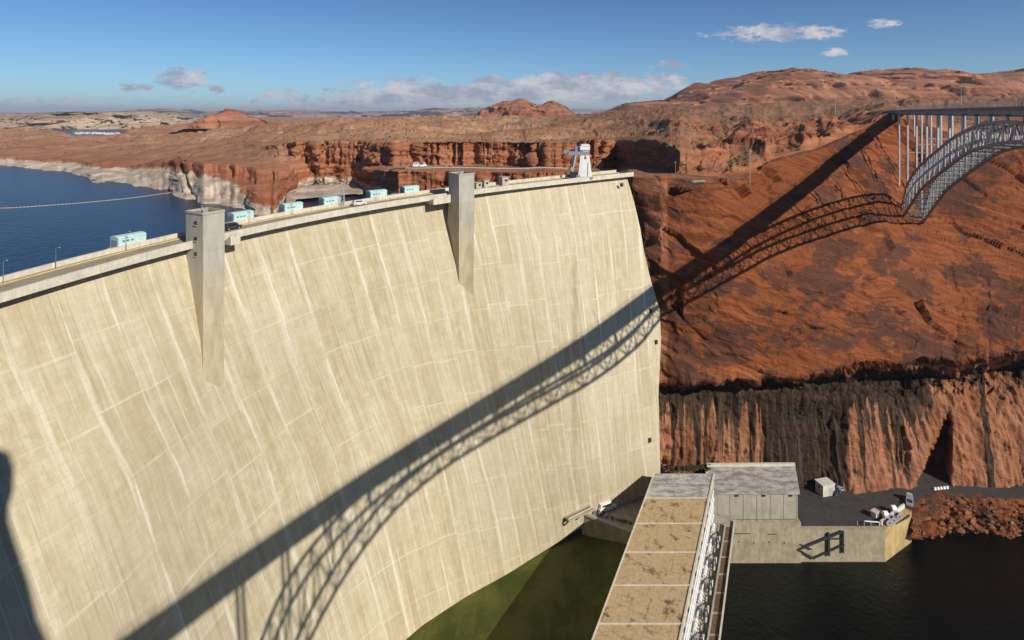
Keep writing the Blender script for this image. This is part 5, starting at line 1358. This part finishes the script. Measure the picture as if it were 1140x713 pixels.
# ------------------------------------------------------------------ far bank: bench road, poles, block, boom, boats
road = MB(); pr = []
for u in np.linspace(408, 668, 60):
    a, b_ = at(u, 187.2 - (u - 408) * .0 , 412), at(u, 186.0, 421)
    pr.append((a, b_))
def ter_z(u, Y):
    i = np.interp(u, tu, np.arange(len(tu))); i0 = int(i); i1 = min(i0 + 1, len(tu) - 1); fr_ = i - i0
    return float(np.interp(Y, T[i0, :, 1], T[i0, :, 2]) * (1 - fr_) + np.interp(Y, T[i1, :, 1], T[i1, :, 2]) * fr_)
rv, rf_ = [], []
us_r = np.linspace(410, 588, 70)
for u in us_r:
    for Y in (409.5, 413, 417.5):
        q = at(u, 150, Y); rv.append((q.x, q.y, ter_z(u, Y) + .55))
for i in range(len(us_r) - 1):
    for k in (0, 1): a = i * 3 + k; rf_.append((a, a + 3, a + 4, a + 1))
rd = MB().add(rv, rf_).build('bench_road', plain('dusty_road', (.30, .20, .14), .95, .2, .1)); rd['kind'] = 'structure'
gr = empty('guard_rail', (0, 405, -36)); tag(gr, 'long pale guard rail along the bench road across the lake', 'guard rail')
gm = MB(); last = None
for u in np.linspace(452, 632, 60):
    q = at(u, 150, 404.5); zz = ter_z(u, 404.5); gm.bar((q.x, q.y, zz - .3), (q.x, q.y, zz + 1.5), .3)
    if last: gm.bar((last[0], last[1], last[2] + 1.25), (q.x, q.y, zz + 1.25), .3, .55)
    last = (q.x, q.y, zz)
o = gm.build('rail', M['pale_conc'], gr); o.location = -Vector(gr.location)
for u, lb in ((464, 'white truck parked on the bench road, left one'), (470.5, 'white truck parked on the bench road, right one')):
    q = at(u, 150, 424); vehicle('box_truck', (q.x, q.y, ter_z(u, 424) + .5), .15 + (u - 464) * .05, (5.6, 2.4, 2.8), M['white'], lb, 'truck', u > 466, 'white trucks on the bench road')
bl = empty('concrete_block_house', at(776.5, 208.5, 250.5)); tag(bl, 'squat pale concrete block house on the brow of the red cliff', 'hut')
MB().box((0, 0, 1.0), (5.6, 3.2, 3.2)).build('wall', M['crest'], bl); MB().box((0, 0, 2.7), (6.0, 3.6, .25)).build('roof', M['tower'], bl); MB().box((1.4, -1.64, .9), (.9, .06, 1.6)).build('door', M['steel'], bl)
def pole(u, v0, v1, Y, label, r=.16, arms=True):
    p = at(u, v0, Y); h_ = (v0 - v1) / F * Y
    t = empty('utility_pole', p); tag(t, label, 'pole')
    MB().tube((0, 0, -1), (0, 0, h_), r, 7, r * .6).build('shaft', M['steel_light'], t)
    if arms: MB().bar((-h_ * .10, 0, h_ * .94), (h_ * .10, 0, h_ * .94), r * 1.1).build('cross_arm', M['steel_light'], t)
pole(835, 204, 166, 259, 'tall thin pale mast on the brow of the red cliff', .13, False)
pole(752, 197, 180, 262, 'short pole at the shaded end of the dam', .09)
pole(930, 127, 105, 620, 'slim utility pole on the plateau left of the bridge', .3)
pole(996, 122, 101, 520, 'utility pole behind the landing of the bridge', .28)
pole(1070, 120, 95, 560, 'utility pole seen above the bridge deck', .3)
pole(612, 158, 148, 470, 'small utility pole on the cliff top behind the dam', .2)

bt = empty('buoy_line', (-150, 480, LAKE_Z)); tag(bt, 'long curved line of pale floats strung across the blue lake', 'buoy line')
pts = []
for u, v in zip(np.interp(np.linspace(0, 1, 66), [0, .4, .7, 1], [-30, 80, 140, 190]), np.interp(np.linspace(0, 1, 66), [0, .16, .4, .6, .8, 1], [233, 231.8, 227.2, 223.5, 219.5, 214.8])): pts.append(on_z(u, v, LAKE_Z))
for a, b_ in zip(pts[:-1], pts[1:]):
    m_ = (a + b_) / 2; d = (b_ - a); fl = MB().tube(a + d * .08 + Vector((0, 0, .1)), b_ - d * .12 + Vector((0, 0, .05)), .27, 8).build('float', M['crest'], bt); fl.location = -Vector(bt.location)

def make_boat():
    t = empty('houseboat', (0, 0, 0))
    h_ = MB(); h_.hexa([(-8, -2.2, -.3), (7, -2.0, -.3), (7, 2.0, -.3), (-8, 2.2, -.3), (-8.2, -2.6, 1.2), (8.8, -1.6, 1.4), (8.8, 1.6, 1.4), (-8.2, 2.6, 1.2)]); h_.build('hull', M['white'], t)
    MB().box((-1, 0, 2.6), (11.5, 4.2, 2.6)).build('cabin', M['white'], t); MB().box((-1, 0, 2.7), (11.0, 4.3, .9)).build('window', M['glass'], t); MB().box((-1.4, 0, 4.1), (12.5, 4.8, .3)).build('canopy', M['white'], t)
    return t
boat = make_boat()
where = [(84, 148.9), (87.5, 149.6), (91, 148.6), (95, 149.4), (98.5, 148.8), (102, 149.5), (106, 148.7), (110, 149.3), (114.5, 148.9), (119, 149.8), (123, 149.2), (127, 149.9), (131, 149.3)]
names = ['at the left end of the row', 'second from the left end', 'third from the left end', 'fourth from the left end', 'fifth from the left end', 'sixth from the left end', 'in the middle of the row', 'sixth from the right end', 'fifth from the right end', 'fourth from the right end', 'third from the right end', 'second from the right end', 'at the right end of the row']
for k, (u, v) in enumerate(where):
    o = boat if k == 0 else copy_tree(boat)
    o.location = on_z(u, v, LAKE_Z); o.rotation_euler = (0, 0, (k * 1.7) % 1.2 - .4); tag(o, 'white houseboat in the distant marina, ' + names[k], 'boat', 'houseboats in the distant marina')

# ------------------------------------------------------------------ scrub on the desert, plants along the seep
def blobs(name, pts, sizes, mat, seed):
    r = np.random.default_rng(seed)
    base = np.array([(0, 0, 1), (.9, 0, .3), (.28, .85, .35), (-.73, .53, .3), (-.73, -.53, .35), (.28, -.85, .3), (.5, .3, -.2), (-.4, .4, -.2), (0, -.6, -.2)])
    tri_ = np.array([(0, 1, 2), (0, 2, 3), (0, 3, 4), (0, 4, 5), (0, 5, 1), (1, 6, 2), (2, 7, 3), (4, 8, 5), (1, 5, 8), (3, 7, 4)])
    n = len(pts); V = base[None] * (1 + r.uniform(-.3, .3, (n, 9, 1))) * np.asarray(sizes)[:, None, None] + np.asarray(pts)[:, None, :]
    Fc = (tri_[None] + (np.arange(n) * 9)[:, None, None]).reshape(-1, 3)
    me = bpy.data.meshes.new(name); me.from_pydata(V.reshape(-1, 3).tolist(), [], Fc.tolist()); me.update()
    o = link(name, me, mat); o['kind'] = 'stuff'; return o
r = np.random.default_rng(5)
ii = r.integers(0, T.shape[0], 16000); wts = np.clip(LB, 0, 8)
jj = r.choice(np.where((LB > 2.1) & (LB < 6.9))[0], 16000)
ok = (flat[ii, jj] > .25) & (r.random(16000) < .75 * np.clip(flat[ii, jj], .05, 1)) & (vnoise(T[ii, jj, 0] * .012, T[ii, jj, 1] * .012, T[ii, jj, 0] * 0, 7) + .5 * vnoise(T[ii, jj, 0] * .05, T[ii, jj, 1] * .05, T[ii, jj, 0] * 0, 8) > r.uniform(-.5, .5, 16000)) & ~((T[ii, jj, 1] > 398) & (T[ii, jj, 1] < 428) & (TU[ii, jj] > 400) & (TU[ii, jj] < 600))
P0 = T[ii, jj][ok] + r.normal(0, 2.0, (ok.sum(), 3)) * np.array([1, 1, 0])
blobs('desert_scrub', P0, (.2 + .75 * r.random(len(P0)) ** 2) * (1 + P0[:, 1] / 1800), M['shrub'], 6)
wi = r.integers(0, W.shape[0], 60000); wj = r.integers(0, W.shape[1], 60000)
okp = (plants[wi, wj] > r.uniform(.35, 1.3, 60000)) & (vnoise(W[wi, wj, 0] * .09, W[wi, wj, 1] * .09, W[wi, wj, 2] * .09, 9) > -.1)
Pw = W[wi, wj][okp][:5200]
blobs('seep_undergrowth', Pw, r.uniform(.25, .8, len(Pw)), M['green'], 8)
# bushes along the foot of the cliff behind the workshop roof
bp = np.array([at(u, 522 + r.normal(0, 1.5), 222 + (u - 735) * .06 + r.normal(0, .6)) for u in r.uniform(735, 790, 130)])
blobs('cliff_foot_undergrowth', bp, r.uniform(.4, 1.0, len(bp)), M['green'], 9)

tb_i = r.integers(0, 170, 700); tb_j = r.integers(8, 46, 700)
blobs('talus_rubble', TL[tb_i, tb_j], .2 + r.uniform(0, 1, 700) ** 2.5 * 1.1, M['rust_rock'], 12)
tb_i = r.integers(0, 170, 260); tb_j = r.integers(2, 30, 260)
blobs('talus_undergrowth', TL[tb_i, tb_j], r.uniform(.25, .7, 260), M['shrub'], 14)

bi = r.integers(0, 170, 46); bj = r.integers(26, 42, 46)
blobs('shore_rubble', TL[bi, bj] + np.array([0, -.4, 0]), r.uniform(.9, 2.1, 46), M['rust_rock'], 13)
